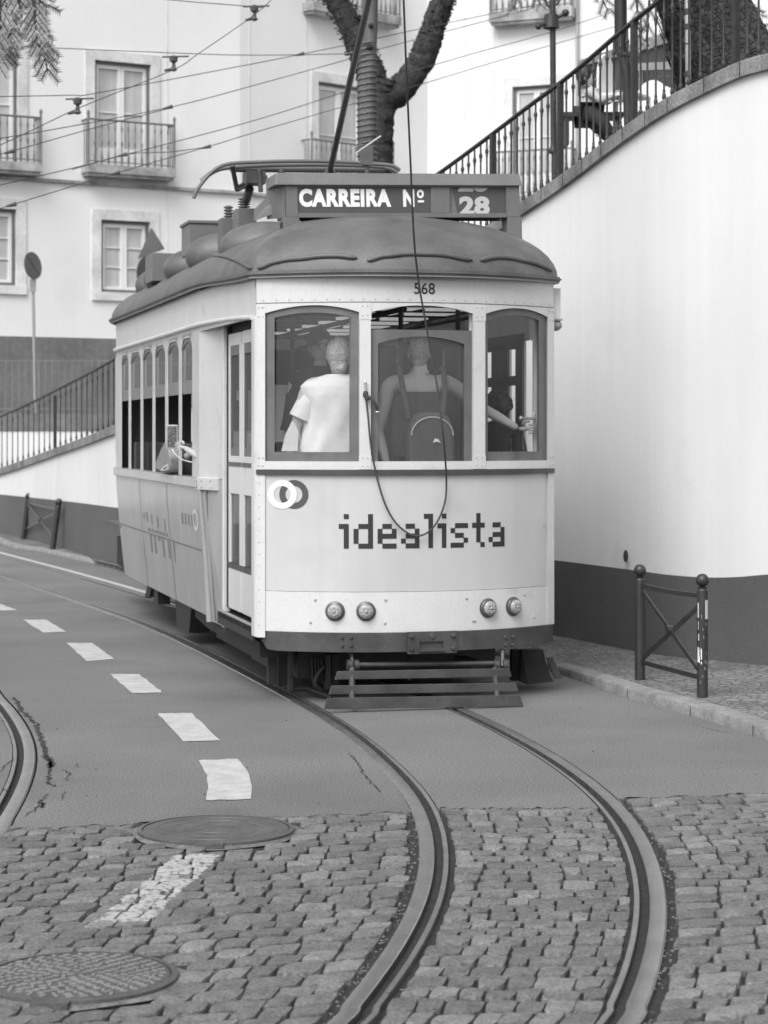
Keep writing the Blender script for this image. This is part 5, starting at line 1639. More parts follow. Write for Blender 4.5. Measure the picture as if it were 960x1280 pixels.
ms.prism([T(lx-.03,-.267,lz-.02), T(lx-.012,-.267,lz+.016), T(lx,-.267,lz+.004), T(lx+.01,-.267,lz+.01), T(lx+.03,-.267,lz-.02), T(lx,-.267,lz-.012)], T(0,-.003,0)-T(0,0,0))
st.build('strap', M['pack'], o); oo = mb.build('piping', M['offwhite'], o); oo = ms.build('emblem', M['white'], o)
# 4: dark haired seated one low behind the right window
u4p, z4p = on_v(627, 500, .62)
th4, I4 = person('dark haired person in dark clothes seated low behind the right front window', u4p, .75, FL-.0, 1.36, (0,1), M['skin'],
    [(u4p-.22,.7,1.6),(u4p-.2,.9,1.5)], [(u4p+.22,.7,1.6),(u4p+.2,.9,1.5)], wide=1.15)
garment(th4, I4, M['dark_cloth'], 'jacket', .9, 1.2); trousers(th4, I4, M['dark_cloth'])
mb = MB(); hd = I4['hd']; random.seed(4); mb.sphere(hd+Vector((0,0,.02)), (.115,.115,.12), 18, 12)
for k in range(60):
    a = random.uniform(0, 2*PI); b_ = random.uniform(-.4, 1.3); d = Vector((math.cos(a)*math.cos(b_), math.sin(a)*math.cos(b_), math.sin(b_)))
    mb.sphere(hd+Vector((0,0,.02))+d*.105, .03, 8, 6)
mb.build('hair', M['hair_dark'], th4, sm=60)
# 5: passenger at the side windows holding out a phone
vph, zph = on_u(218, 546, -SW-.10); vw, zw = on_u(226, 560, -SW-.08); ve, ze = on_u(243, 567, -SW-.05)
th5, I5 = person('passenger leaning to the open side window with arm and pale sleeve outside', -.72, vph+.1, FL, 1.62, (-1,-.1), M['skin_pale'],
    [(-1.08, vph-.95, 1.72),(-SW-.06, vw-.12, zw)], [(-1.10, vph+.55, 1.85),(-SW-.02, vph+.55, 1.76)], wide=1.0,
    handL=(T(-.25,1,.15)-T(0,0,0), Vector((0,0,1)), .7, T(-1,0,0)-T(0,0,0)), lean=(-.12,0))
garment(th5, I5, M['dark_cloth'], 'shirt', .5, 1.1); trousers(th5, I5, M['dark_cloth'])
mb = MB(); mb.sphere(I5['hd']+Vector((.02,.02,.02)), (.09,.1,.115), 16, 10); mb.build('hair', M['hair_dark'], th5, sm=60)
sp_ = [on_u(x, y, -SW-.06) for x, y in ((211,549),(203,560),(197,575),(196,588),(206,592),(213,590),(214,570))]
mb = MB(); mb.prism([T(-SW-.08, v, z) for v, z in sp_], T(.14,0,0)-T(0,0,0)); o = mb.build('loose_sleeve', M['sleeve'], th5, bevel=.03, sm=60)
o.data.transform(Matrix.Translation(-th5.location))
# phone
ph = thing('phone', 'smartphone with pale case held upright outside the tram side window', 'phone', T(-SW-.12, vph, zph))
va_, zt_ = on_u(224, 531.5, -SW-.12); vb_, zb_ = on_u(212, 561.5, -SW-.12)
wv = .085; hz_ = (zt_-zb_)/2
Mp = Matrix.Rotation(TH-.30, 4, 'Z')
mb = MB(); mb.box(-.052,.052,-.006,.006,-hz_,hz_, Mp); mb.build('case', M['phone'], ph, bevel=.006)
mb = MB(); mb.box(-.042,.042,-.009,-.005,-hz_+.012,hz_-.012, Mp); mb.build('screen', M['screen'], ph)
mb = MB(); mb.tube(smooth([Vector((0,0,-hz_)), Vector((.03,-.01,-hz_-.05)), Vector((.1,.0,-hz_-.10)), Vector((.22,.02,-hz_-.13))], 5), .005, 6); mb.build('cord', M['white'], ph)

# ------------------------------------------------------------------ barriers
def barrier(p0, p1, zc, ht, r, label, group, lean=0.0, sticker=False, nolow=False, tilt=0.0):
    d = (p1-p0); L_ = Vector((d.x, d.y, 0)).length; ang = math.atan2(d.y, d.x)
    root = thing('street_barrier', label, 'barrier', (p0.x, p0.y, zc), ang, group)
    def lx(h): return lean*h
    for k, x in enumerate((0, L_)):
        mb = MB(); mb.tube([Vector((x, 0, -.05)), Vector((x+lx(ht-.13), 0, ht-.13))], r, 18)
        mb.lathe([(r*1.0,0),(r*.85,.012),(r*.85,.02),(r*1.02,.03)], Matrix.Translation((x+lx(ht-.13),0,ht-.132)), 18)
        mb.sphere((x+lx(ht-.05),0,ht-.055), r*1.22, 18, 12)
        po = mb.build('post', M['iron_grey'], root, sm=50)
        if sticker and k == 1:
            random.seed(6)
            ms = MB()
            def patch(a0, a1, z0, z1):
                rows = [[Vector((x+math.cos(a)*(r+.0015), math.sin(a)*(r+.0015), z)) for z in (z0, z1)] for a in [lerp(a0, a1, i/6) for i in range(7)]]
                ms.grid(rows)
            A = -PI/2-ang
            patch(A+.35, A+1.2, ht-.34, ht-.20); patch(A-1.1, A-.8, ht-.33, ht-.22); patch(A-1.0, A-.85, ht-.42, ht-.36); patch(A-.95,A-.75,ht-.50,ht-.45)
            ms.build('sticker', M['offwhite'], po, fix=False)
            mt = MB()
            patch_b = ms
            ms = MB()
            patch(A-1.1, A-.85, ht-.66, ht-.55); patch(A-.8, A-.62, ht-.665, ht-.62); patch(A-.8,A-.74,ht-.62,ht-.57); patch(A-.62,A-.56,ht-.62,ht-.55); patch(A-.40,A-.25,ht-.64,ht-.56); patch(A-.40,A-.25,ht-.675,ht-.655)
            ms.build('graffiti', M['white'], po, fix=False)
            ms = MB()
            for i in range(14): 
                a = A+random.uniform(-1.2,1.2); z = random.uniform(.1, ht-.3); patch(a, a+.1, z, z+random.uniform(.01,.03))
            ms.build('paint_chips', M['signback'], po, fix=False)
    def bar(a, c, name='rail', sag=0):
        mb = MB(); pts = [Vector(a).lerp(Vector(c), i/8)+Vector((0,0,-sag*math.sin(PI*i/8))) for i in range(9)]
        rows = []
        for p in pts: rows.append([p+Vector((0,-.008,-.018)), p+Vector((0,-.008,.018)), p+Vector((0,.008,.018)), p+Vector((0,.008,-.018))])
        mb.grid(rows, close=True); mb.add(rows[0], [(0,1,2,3)]); mb.add(rows[-1], [(3,2,1,0)]); mb.build(name, M['iron_grey'], root)
    zt, zb = ht-.17, .14
    bar((lx(zt),0,zt), (L_+lx(zt),0,zt), sag=.012); 
    if not nolow: bar((0,0,zb), (L_,0,zb))
    bar((lx(zt),.0,zt-.02), (L_+lx(zb),0,zb+.02), 'cross_brace'); bar((lx(zb),.018,zb+.02), (L_+lx(zt),.018,zt-.04), 'cross_brace')
    mb = MB(); mb.lathe([(.035,-.02),(.035,.03)], Matrix.Translation((L_/2+lx((zt+zb)/2), .0, (zt+zb)/2)) @ Matrix.Rotation(PI/2, 4, 'X'), 12); mb.build('boss', M['iron_grey'], root)
    if tilt:
        for ch_ in root.children:
            for v in ch_.data.vertices: v.co.x += tilt*v.co.z*math.cos(ang); v.co.y -= tilt*v.co.z*math.sin(ang)
zc = .09
barrier(G(800,849,zc), G(878,871,zc), zc, .92, .041, 'dark steel X barrier with ball topped posts and peeling stickers on the right pavement', 'pedestrian barriers', 0, True)
barrier(G(29,672,.09), G(66,684,.09), .09, .83, .052, 'dark X barrier with leaning posts far left against the wall', 'pedestrian barriers', 0, nolow=True, tilt=.13)

# manhole covers
for i, (c, r) in enumerate(MH):
    lb = ('smooth worn round manhole cover at the asphalt edge','patterned iron manhole cover in the setts near bottom left')[i]
    root = thing('manhole_cover', lb, 'manhole', (c.x, c.y, 0), group='manhole covers')
    mb = MB(); mb.lathe([(r+.03,-.03),(r+.03,.010),(r+.005,.013),(r+.003,-.005)], n=48, cap=False)
    ang0 = -PI/2+(.25 if i == 0 else -.25)
    mb.box(-.07,.07,-r-.07,-r-.02,-.03,.012, Matrix.Rotation(.0 if i == 0 else -.12, 4, 'Z')); mb.build('frame_ring', M['manhole'], root, sm=30)
    mb = MB(); mb.lathe([(r,-.01),(r,.008),(r-.01,.011),(.0005,.011)], n=48, cap=False)
    lid = mb.build('lid', M['manhole'], root, sm=30)
    mb = MB(); random.seed(20+i)
    if i == 1:
        for ring_i in range(1, 12):
            rr = r*ring_i/12; n = int(2*PI*rr/.050)
            for k in range(n):
                a = 2*PI*(k+.5*(ring_i % 2))/n; w = .014; Mq = Matrix.Translation((rr*math.cos(a), rr*math.sin(a), .010)) @ Matrix.Rotation(random.uniform(0, PI), 4, 'Z')
                mb.box(-w,w,-.006,.006,0,.005,Mq); 
                if k % 2: mb.box(-.006,.006,-w,w,0,.0048,Mq)
    else:
        for rr in (.12,.22,.31):
            mb.lathe([(rr-.005,.011),(rr-.004,.0128),(rr+.004,.0128),(rr+.005,.011)], n=40, cap=False)
        for k in range(26):
            a = random.uniform(0,2*PI); q = random.uniform(.03,.33); Mq = Matrix.Translation((q*math.cos(a), q*math.sin(a), .010)) @ Matrix.Rotation(a, 4, 'Z')
            mb.box(-.012,.012,-.004,.004,0,.0022,Mq)
    mb.build('relief', M['relief'] if i == 1 else M['manhole'], lid)
    mb = MB(); rows = []
    for k in range(49):
        a = 2*PI*k/48; ro = r+.065+.015*math.sin(3*a+i)+.01*math.sin(7*a); rows.append([Vector((rr*math.cos(a), rr*math.sin(a), z)) for rr, z in ((r+.028,-.002),(ro,-.014))])
    rows[-1] = rows[0]; mb.grid(rows); mb.build('mortar_collar', M['mortar'], root, sm=40)

# ------------------------------------------------------------------ tree, pole, lamp posts, signs, wires
def trunk(mb, pts, rad, n=14, rough=.06, sub=10):
    sp = smooth(pts, sub); R_ = []
    for i in range(len(sp)):
        rough = .015; t = i/(len(sp)-1)*(len(rad)-1); k = min(int(t), len(rad)-2); R_.append(lerp(rad[k], rad[k+1], t-k)*(1+random.uniform(-rough, rough)))
    i0 = len(mb.v); mb.tube(sp, R_, n)
    for i in range(i0, len(mb.v)): v = mb.v[i]; mb.v[i] = tuple(c+random.uniform(-.022, .022) for c in v)
random.seed(31)
DT = 33.0
tr = thing('tree', 'dark barked street tree forking into two bare limbs behind the tram sign', 'tree', P(466, 240, DT))
to = -P(466,240,DT)
mb = MB(); q = lambda x, y, D=DT: P(x, y, D)+to
trunk(mb, [q(463,330), q(466,250), q(470,200), q(471,160), q(474,120), q(478,100)], [.36,.30,.26,.25,.27,.28])
trunk(mb, [q(474,130), q(500,112), q(522,84), q(535,55), q(543,30), q(556,-10), q(575,-60), q(600,-130)], [.20,.22,.20,.20,.18,.17,.15,.10])
trunk(mb, [q(472,120), q(460,85), q(448,55), q(436,28), q(418,-5), q(400,-50), q(380,-120)], [.24,.22,.20,.18,.17,.14,.1])
o = mb.build('trunk', M['bark'], tr, sm=60, fix=False)
# shaggy bark epiphytes
mb = MB(); 
for k in range(3000):
    s, e = random.choice((((466,235),(472,120)),((472,125),(476,100)),((474,130),(500,112)),((500,112),(522,84)),((522,84),(540,40)),((540,40),(556,0)),((472,115),(450,58)),((450,58),(418,-5))))
    t = random.random(); c = q(lerp(s[0], e[0], t), lerp(s[1], e[1], t)); rr = .25 if s[1] > 200 or s[0] < 473 else .2
    a = random.uniform(0, 2*PI); d = Vector((math.cos(a), math.sin(a)*.9-.1, random.uniform(-.3,.3))); p = c+d*rr; l = random.uniform(.02,.06)
    w = Vector((random.uniform(-1,1), random.uniform(-1,1), random.uniform(-1,1)))*l
    mb.add([p-d*.035-w*.5, p-d*.035+w*.5, p+d*.012+w*.2], [(0,1,2)])
mb.build('shaggy_bark', M['bark'], tr, fix=False)
# crown above the frame
mb = MB()
for cx_, cy_, cr in ((600,-160,1.4),(380,-150,1.3),(490,-230,1.6)):
    c = q(cx_, cy_)
    for k in range(900):
        d = Vector((random.gauss(0,1), random.gauss(0,1), random.gauss(0,.6))).normalized()*cr*random.random()**.4; p = c+d; l = random.uniform(.04,.09)
        a = Vector((random.uniform(-1,1), random.uniform(-1,1), random.uniform(-.5,.5)))*l; b_ = Vector((random.uniform(-1,1), random.uniform(-1,1), random.uniform(-.5,.5)))*l
        mb.add([p, p+a, p+a+b_, p+b_], [(0,1,2,3)])
mb.build('crown', M['leaf'], tr, fix=False)

up_ = thing('utility_pole', 'pale wooden pole wrapped in bands in front of the forked tree', 'pole', P(459, 240, 31))
uo = -P(459,240,31); q = lambda x, y, D=31: P(x, y, D)+uo
mb = MB(); mb.tube([q(458,330), q(459,200), q(458,100), q(462,30), q(466,-100)], [.145,.138,.130,.115,.10], 16); mb.build('shaft', M['pole_wood'], up_, sm=60)
mb = MB()
for k in range(22):
    y = 208-k*7.3; x = lerp(459, 458, k/22); r = lerp(.138,.130,k/22)+.008
    mb.tube([q(x, y)+Vector((r*math.cos(a), r*math.sin(a), .025*math.cos(a))) for a in [2*PI*i/16 for i in range(17)]], .011, 5)
mb.build('binding', M['frame_grey'], up_)
mb = MB(); mb.sphere(q(462,60)+Vector((0,-.12,0)), (.06,.06,.05), 8, 6); mb.sphere(q(462,34)+Vector((.02,-.12,0)), (.04,.06,.04), 8, 6); mb.build('knob', M['bark'], up_)

# pinnate hanging branches
def sprig(mb, ml, a, c, n, ll, D):
    pa, pc = P(*a, D), P(*c, D); pts = [pa.lerp(pc, i/6)+Vector((0,0,-.06*math.sin(PI*i/6))) for i in range(7)]
    mb.tube(pts, [.02-.0025*i for i in range(7)], 5)
    for i in range(n):
        t = (i+.5)/n; p = pa.lerp(pc, t); d = (pc-pa).normalized(); sd = d.cross(Vector((0,1,0))).normalized()
        for sg in (-1,1):
            L_ = ll*random.uniform(.6,1.1)*(1-.3*t); dd = (d*.75+sd*sg*.7+Vector((0,random.uniform(-.5,.5),-.35))).normalized()
            e = p+dd*L_; mb.tube([p, e], .006, 4)
            m_ = int(L_/.026)
            for k in range(m_):
                w = p.lerp(e, (k+1)/m_); ds = dd.cross(Vector((0,1,0))).normalized()
                for s2 in (-1,1):
                    tip = w+(ds*s2*.9+dd*.45+Vector((0,random.uniform(-.6,.6),-.2))).normalized()*.07; nrm = dd*.014
                    ml.add([w-nrm, tip, w+nrm], [(0,1,2)])
def branch(name, label, D, items, ll):
    root = thing(name, label, 'branch', P(*items[0][0], D)); off_ = Matrix.Translation(-root.location)
    mb, ml = MB(), MB()
    for a, c, n in items: sprig(mb, ml, a, c, n, ll, D+random.uniform(-.4,.4))
    for o_ in (mb.build('stem', M['bark'], root, fix=False), ml.build('leaves', M['leaf'], root, fix=False)): o_.data.transform(off_)
random.seed(12)
branch('tree_branch', 'feathery leafy branches hanging down into the top left corner', 24, [((36,-25),(56,70),6),((50,25),(60,92),5),((5,-20),(15,45),6),((-8,20),(6,75),6),((15,30),(12,55),3),((30,-30),(62,10),4), ((42,0),(48,60),6), ((20,-20),(30,30),4), ((0,0),(-4,85),6), ((48,-30),(38,40),6)], .30)
branch('tree_branch', 'thin leafy sprigs before the upper right balcony', 34, [((650,-25),(642,14),3),((668,-25),(676,10),3),((700,-20),(690,12),3)], .25)
branch('tree_branch', 'small dangling leaf sprigs beside the dark post above the railing', 29, [((748,-20),(762,16),3),((795,-10),(800,50),4),((812,0),(806,60),3)], .24)
branch('tree_branch', 'little leafy twig at the far right above the railing', 26, [((925,-10),(935,22),3),((935,0),(962,35),3)], .2)

# iron lamp post behind the railing
lp = thing('lamp_post', 'black iron lamp post with cross arms behind the railing', 'lamp post', P(690, 260, 26)); q = lambda x, y, D=26: P(x, y, D)-lp.location
mb = MB(); mb.tube([q(695,262), q(695,190)], .055, 12); mb.tube([q(692,192), q(690,-90)], .036, 12); mb.lathe([(.055,0),(.065,.03),(.05,.06),(.036,.1)], Matrix.Translation(q(692,192)), 12); mb.build('column', M['iron'], lp, sm=50)
mb = MB(); c = q(689,27); mb.lathe([(.04,-.1),(.10,-.08),(.085,.08),(.04,.1)], Matrix.Translation(c), 8)
mb.tube([q(673,33,25.9), q(689,26), q(707,16,26)], .022, 8); mb.sphere(q(673,33,25.9), .04, 8, 6); mb.sphere(q(707,16), .045, 8, 6); mb.build('cross_arm', M['iron'], lp, sm=50)
mb = MB(); mb.tube(smooth([q(680,-8), q(684,6), q(690,8), q(697,4), q(703,-8)], 4), .015, 6); mb.build('scroll', M['iron'], lp)
# thick dark post
dpst = thing('steel_post', 'thick dark steel post rising behind the railing between lamp post and leaning trunk', 'post', P(786, 180, 23)); q = lambda x, y, D=23: P(x, y, D)-dpst.location
mb = MB(); mb.tube([q(787,175), q(784,95), q(776,60), q(775,-120)], [.055,.055,.068,.068], 14); mb.build('shaft', M['iron_grey'], dpst, sm=50)
mb = MB(); mb.box(q(784,66).x-.075,q(784,66).x+.06,-.08,.08,q(784,66).z-.04,q(784,66).z, Matrix.Identity(4)); mb.build('collar', M['iron_grey'], dpst)
# striped pole
stp = thing('striped_pole', 'shiny metal pole with black bands just behind the railing', 'pole', P(862, 110, 20.5)); q = lambda x, y, D=20.5: P(x, y, D)-stp.location
mb = MB(); mb.tube([q(860.5,118), q(858.5,-60)], .026, 14); mb.build('shaft', M['galv'], stp, sm=50)
for y0, y1 in ((11,19),(30,37.5),(54,55.5),(89,97),(103,105)): 
    mb = MB(); mb.tube([q(859.5,y1), q(859.3,y0)], .029, 14); mb.build('black_band', M['iron'], stp, sm=50)
# leaning trunk
random.seed(8)
lt = thing('leaning_tree', 'massive scaly tree trunk leaning left behind the upper railing', 'tree', P(900, 130, 22.5)); q = lambda x, y, D=22.5: P(x, y, D)-lt.location
mb = MB(); trunk(mb, [q(938,170), q(915,110), q(895,55), q(873,0), q(848,-60), q(820,-140)], [.60,.54,.49,.43,.40,.36], 26, .02)
mb.build('trunk', M['bark2'], lt, sm=60, fix=False)
mb = MB()
for k in range(900):
    t = random.random(); c = q(lerp(925,862,t), lerp(135,-30,t)); a = random.uniform(-PI, 0); R_ = lerp(.555,.41,t)
    p = c+Vector((math.cos(a)*R_, math.sin(a)*R_, math.cos(a)*R_*.35)); l = random.uniform(.04,.10); ax = Vector((-.45,.0,.9))
    tn = Vector((-math.sin(a), math.cos(a), 0)); nr = Vector((math.cos(a), math.sin(a), .3))
    mb.add([p-tn*l*.3-ax*l, p+tn*l*.3-ax*l*.6+nr*.025, p+tn*l*.25+ax*l+nr*.02, p-tn*l*.3+ax*l*.6], [(0,1,2,3)])
mb.build('bark_scales', M['bark2'], lt, fix=False)
mb = MB()
for k in range(700):
    c = q(790,-220); d = Vector((random.gauss(0,1), random.gauss(0,1), random.gauss(0,.6))).normalized()*1.3*random.random()**.4; p = c+d; l = .07
    a = Vector((random.uniform(-1,1), random.uniform(-1,1), random.uniform(-.5,.5)))*l; b_ = Vector((random.uniform(-1,1), random.uniform(-1,1), random.uniform(-.5,.5)))*l
    mb.add([p, p+a, p+a+b_, p+b_], [(0,1,2,3)])
mb.build('crown', M['leaf'], lt, fix=False)

# kiosk with awning
kk = thing('kiosk', 'dark panelled kiosk with pale roof edge behind railing and leaning trunk', 'kiosk', P(800, 115, 30)); q = lambda x, y, D: P(x, y, D)-kk.location
mb = MB(); mb.prism([q(722,120,33), q(862,128,28.5), q(862,46,28.5), q(722,84,33)], (.25,.4,0)); mb.build('wall', M['kiosk_dark'], kk)
mb = MB(); mb.prism([q(722,84,32.9), q(862,46,28.4), q(862,30,28.4), q(722,76,32.9)], (.5,.8,.0)); mb.build('roof_edge', M['signback'], kk)
mb = MB(); mb.prism([q(862,122,28.4), q(1000,110,27), q(1000,40,27), q(862,46,28.4)], (0,1.2,0)); mb.build('side_wall', M['kiosk_dark'], kk)
mb = MB(); mb.prism([q(862,46,28.3), q(1000,40,26.9), q(1000,36,26.9), q(862,38,28.3)], (0,1.2,0)); mb.build('side_roof_edge', M['signback'], kk)
# white garden table and chairs
tb = thing('garden_table', 'white table with straight legs in front of the dark kiosk', 'table', P(826, 130, 26)); q = lambda x, y, D: P(x, y, D)-tb.location
mb = MB(); mb.prism([q(798,79,26), q(852,76,25.6), q(852,86,25.6), q(798,88,26)], (0,.6,0)); mb.build('tabletop', M['signback'], tb)
for x, D in ((849,25.6),(801,26),(846,26.2),(804,26.5)):
    mb = MB(); mb.tube([q(x,86,D), q(x,128,D)], .025, 6); mb.build('leg', M['signback'], tb)
def gchair(px, py, D, s, label, rz):
    c = thing('garden_chair', label, 'chair', P(px, py, D), rz, 'white garden chairs')
    mb = MB(); mb.box(-.22*s,.22*s,-.2*s,.2*s,.40*s,.44*s); mb.build('seat', M['win_white'], c, bevel=.01)
    mb = MB(); loop = [Vector((.21*s*math.cos(a)*(1 if True else 1), .2*s, .62*s+.26*s*math.sin(a))) for a in [PI*k/12 for k in range(13)]]+[Vector((-.21*s,.2*s,.42*s)), Vector((.21*s,.2*s,.42*s))]
    mb.prism(loop, (0,.03,0)); mb.build('backrest', M['win_white'], c, bevel=.008)
    for x in (-.2,.2):
        for y in (-.18,.18):
            mb = MB(); mb.tube([Vector((x*s,y*s,.4*s)), Vector((x*1.1*s,y*1.15*s,0))], .022*s, 6); mb.build('leg', M['win_white'], c)
    return c
gchair(781, 172, 25, 1.12, 'white plastic chair with rounded back beside the thick dark post', 1.05)
gchair(812, 186, 25.3, .95, 'white plastic chair in front of the white garden table', -.3)
gchair(836, 184, 26.8, .9, 'white plastic chair behind the garden table nearest the striped pole', .2)

# seated figure behind the railing
ps = thing('person', 'seated person in pale shirt and dark trousers behind the railing near the kiosk', 'person', P(742, 172, 25)); q = lambda x, y, D=25: P(x, y, D)-ps.location
J = [q(735,138), q(738,127), q(737,118), q(734,113), q(733,107), q(733,100)]; E_ = [(i,i+1) for i in range(5)]; Rr = [.13,.12,.13,.09,.05,.05]
J += [q(742,117,24.8), q(752,126,24.6), q(766,120,24.5), q(730,117,25.2), q(744,129,24.9), q(765,127,24.8)]; E_ += [(3,6),(6,7),(7,8),(3,9),(9,10),(10,11)]; Rr += [.055,.042,.03,.055,.042,.03]
J += [q(738,142,24.9), q(752,150,24.6), q(766,172,24.6), q(734,144,25.1), q(748,160,24.9), q(764,176,24.9)]; E_ += [(0,12),(12,13),(13,14),(0,15),(15,16),(16,17)]; Rr += [.085,.065,.05,.085,.065,.05]
mb = MB(); mesh_to_mb(mb, skin_mesh(J, E_, Rr, 2)); R = head(mb, q(733,97), Vector((1,-.3,-.1)), 1.0)
hand(mb, q(766,120,24.5), (1,0,0), (0,0,1), .8, 1.0, (0,-1,0)); hand(mb, q(765,127,24.8), (1,0,0), (0,0,1), .8, 1.0, (0,-1,0))
mb.build('body', M['skin'], ps, sm=60)
mb = MB(); mesh_to_mb(mb, skin_mesh([J[0],J[1],J[2],J[3],J[6],J[9]], [(0,1),(1,2),(2,3),(3,4),(3,5)], [.145,.14,.145,.1,.07,.07], 2)); mb.build('shirt', M['phone'], ps, sm=60)
mb = MB(); mesh_to_mb(mb, skin_mesh([J[0],J[12],J[13],J[14]*.98+J[13]*.02,J[15],J[16],J[17]], [(0,1),(1,2),(2,3),(0,4),(4,5),(5,6)], [.15,.10,.08,.06,.1,.08,.06], 2)); mb.build('trousers', M['dark_cloth'], ps, sm=60)
mb = MB(); mb.sphere(q(732,96)+Vector((-.015,0,.02)), (.10,.10,.125), 14, 10); mb.build('hair', M['hair_dark'], ps, sm=60)
bn = thing('bench', 'dark low bench under the seated person behind the railing', 'bench', P(740, 172, 25.1)); q = lambda x, y, D=25.1: P(x, y, D)-bn.location
mb = MB(); mb.box(-.35,.35,-.2,.2,.22,.27); mb.build('seat', M['iron_grey'], bn)
for x in (-.3,.3):
    mb = MB(); mb.box(x-.02,x+.02,-.18,.18,-.1,.22); mb.build('leg', M['iron_grey'], bn)

# road signs
sgn1 = thing('road_sign', 'round dark road sign turned sideways on a thin grey pole far left', 'sign', P(43, 512, 44)); q = lambda x, y, D=44: P(x, y, D)-sgn1.location
mb = MB(); mb.tube([q(44,516), q(40.5,315)], .032, 8); mb.build('pole', M['galv'], sgn1, sm=50)
Rm = Matrix.Translation(q(41,332,43.9)) @ Matrix.Rotation(-math.radians(8), 4, 'Y') @ Matrix.Rotation(math.radians(62), 4, 'Z') @ Matrix.Rotation(PI/2, 4, 'X')
mb = MB(); mb.lathe([(.28,-.01),(.28,.012)], Rm, 28); mb.build('disc', M['signface'], sgn1)
mb = MB(); mb.box(-.02,.02,-.25,.25,.0135,.016, Rm @ Matrix.Rotation(.7,4,'Z')); mb.build('diagonal_bar', M['kiosk_dark'], sgn1)
mb = MB(); mb.box(*(lambda p, r: (p.x, r.x, -.06, -.05, r.z, p.z))(q(37.5,349), q(45.5,365))); mb.build('supplementary_plate', M['signback'], sgn1)
sgn2 = thing('road_sign', 'grey triangular sign seen from behind, above the tram roof vents', 'sign', P(190, 420, 36)); q = lambda x, y, D=36: P(x, y, D)-sgn2.location
mb = MB(); mb.tube([q(188,560), q(189,300)], .03, 8); mb.build('pole', M['signback'], sgn2)
mb = MB(); mb.prism([q(189,284,35.9), q(206,311,36.2), q(172,324,35.7)], (0,.01,0)); mb.build('triangle', M['signback'], sgn2)
mb = MB(); mb.lathe([(.30,-.01),(.30,.01)], Matrix.Translation(q(186,342,35.8)) @ Matrix.Rotation(math.radians(55),4,'Z') @ Matrix.Rotation(PI/2,4,'X'), 24); mb.build('disc', M['signface'], sgn2)

# overhead wires
def wire(label, pts, r=.006, knots=()):
    mb = MB(); pp = [P(*p) for p in pts]
    mb.tube(smooth(pp, 4), r, 5)
    o = mb.build('overhead_wire', M['wire'], loc=pp[0], fix=False); tag(o, label, 'wire', 'overhead tram wires')
    for (x, y, D) in knots:
        m2 = MB(); c = P(x, y, D)-pp[0]
        m2.lathe([(.02,-.14),(.05,-.12),(.03,-.09),(.02,-.03),(.05,-.01),(.06,.05),(.03,.07)], Matrix.Translation(c), 8)
        m2.tube([c+Vector((-.12,0,-.13)), c+Vector((.02,0,-.10))], .02, 6); m2.tube([c+Vector((-.15,0,.05)), c+Vector((.2,0,.06))], .012, 6)
        m2.build('hanger', M['wire'], o)
    return o
wire('topmost thin wire leaving the frame above the left window', [(150,-8,26),(213,0,26),(313,8,26),(330,10,26)])
wire('long nearly level wire across the left facade to the banded pole', [(-20,56,27),(210,66,28.5),(320,69,29.5),(446,67,31)], knots=((217,76,28.5),))
wire('wire kinking upwards past the left balcony door through a hanger', [(-20,121,26),(89,119,27),(123,116,27.5),(320,79,29),(375,68,30),(439,55,30.8),(525,36,32),(625,15,34),(700,0,36)], knots=((97,129,27),))
wire('steep wire crossing the others up to the top hanger', [(-20,190,24),(25,170,24.5),(103,133,25.5),(215,88,27),(248,67,27.5),(316,20,28.5),(345,-6,29)], knots=((318,13,28.5),))
wire('wire rising from the left balcony to the banded pole, with a dark joint', [(-20,176,25),(60,163,26),(213,134,28),(320,106,29.5),(439,73,31),(472,62,31.5),(660,12,35),(720,-6,36)])
wire('short lower wire joining the balcony wire from the left', [(-20,197,25),(15,189,25.5),(110,162,27),(213,135,28)])
wire('wire sloping across the string course up to the right lamp post', [(-20,236,25),(100,208,26.5),(158,193,27),(320,150,29),(446,110,31),(540,82,32),(600,64.5,32.8),(686,41,34),(780,10,35)])
wire('lowest long wire sloping from the left windows to the right', [(-20,268,25),(15,256,25.5),(160,212,27.5),(258,184,28.5),(320,165,29.5),(444,129,31),(514,109,32),(600,83,33),(690,56,34),(780,30,35)])
wire('short wire crossing the left balcony and ending at a joint', [(90,212,27),(158,193,27.5),(212,190,28),(258,184,28.5)])
mb = MB()
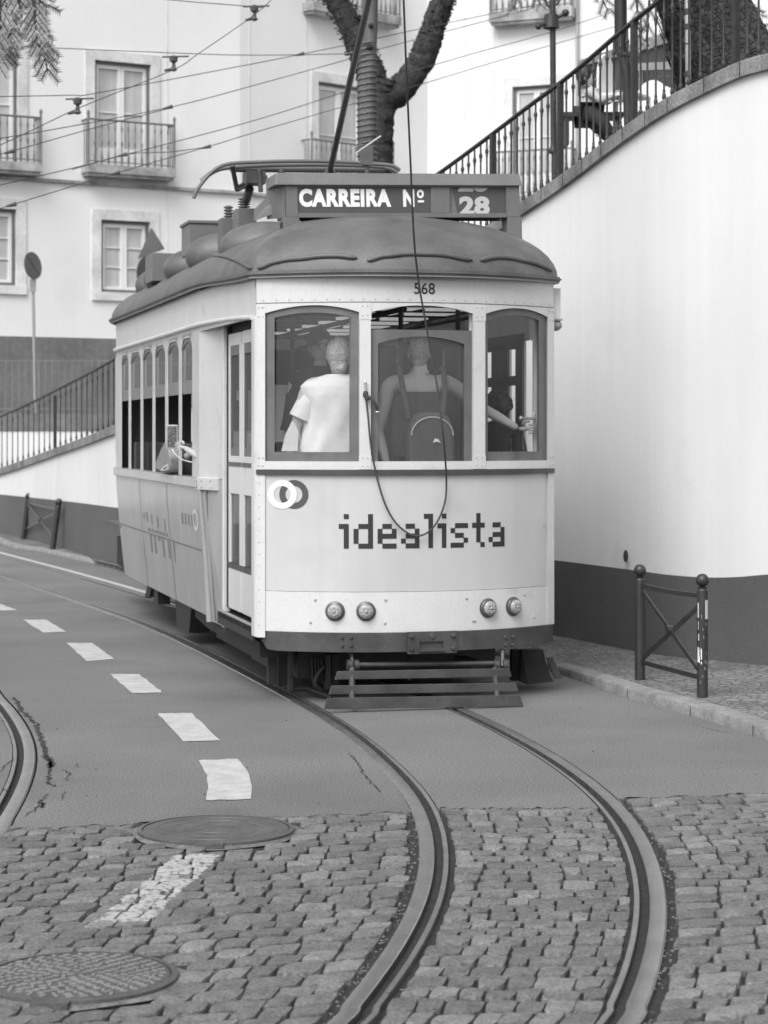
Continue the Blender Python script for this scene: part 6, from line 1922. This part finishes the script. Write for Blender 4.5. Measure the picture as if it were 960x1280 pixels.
for (x, y, D) in ((210,134.5,28),(258,184,28.5),(153,194,27.3),(12,190,25.4),(144,217,27.4),(14,256.5,25.5),(375,68,30),(436,67.5,30.9)):
    c = P(x, y, D); mb.tube([c+Vector((-.06,0,-.015)), c+Vector((.06,0,.015))], [.012,.03], 6)
tag(mb.build('wire_joints', M['wire'], fix=False), 'small dark joints along the overhead wires', 'wire joints', None, 'stuff')

# ------------------------------------------------------------------ camera, light
cam = bpy.data.cameras.new('Camera'); co = bpy.data.objects.new('Camera', cam); C.objects.link(co)
co.location = (0, 0, HC); co.rotation_euler = (PI/2, 0, 0)
cam.sensor_fit = 'AUTO'; cam.sensor_width = 36; cam.lens = 36*F/1280.0; cam.shift_y = -(640-HY)/1280.0
cam.clip_end = 1000; cam.clip_start = .1
cam.dof.use_dof = True; cam.dof.focus_distance = 12.8; cam.dof.aperture_fstop = cam.lens/1000/.0165
scene.camera = co
scene.render.resolution_x = 768; scene.render.resolution_y = 1024

w = bpy.data.worlds.new('World'); scene.world = w; w.use_nodes = True
nt = w.node_tree; bgn = nt.nodes['Background']
sky = nt.nodes.new('ShaderNodeTexSky'); sky.sky_type = 'NISHITA'; sky.sun_disc = False
EL, AZ = math.radians(50), math.radians(-24)     # sun behind the camera, slightly to the right
sky.sun_elevation = EL; sky.sun_rotation = PI-AZ; sky.air_density = 1.0; sky.dust_density = 4.0
bw = nt.nodes.new('ShaderNodeRGBToBW')
nt.links.new(sky.outputs[0], bw.inputs[0]); nt.links.new(bw.outputs[0], bgn.inputs['Color']); bgn.inputs['Strength'].default_value = .15
sl = bpy.data.lights.new('Sun', 'SUN'); sl.energy = 1.0; sl.angle = math.radians(35); so = bpy.data.objects.new('Sun', sl); C.objects.link(so)
d = -Vector((math.sin(AZ)*math.cos(EL), -math.cos(AZ)*math.cos(EL), math.sin(EL)))
so.rotation_euler = d.to_track_quat('-Z', 'Y').to_euler(); so.location = (0, -5, 20)
vs = scene.view_settings; vs.view_transform = 'Standard'; vs.look = 'None'; vs.exposure = 0.70; vs.gamma = 1.0
scene.cycles.max_bounces = 8; scene.cycles.transparent_max_bounces = 12; scene.cycles.caustics_reflective = False; scene.cycles.caustics_refractive = False
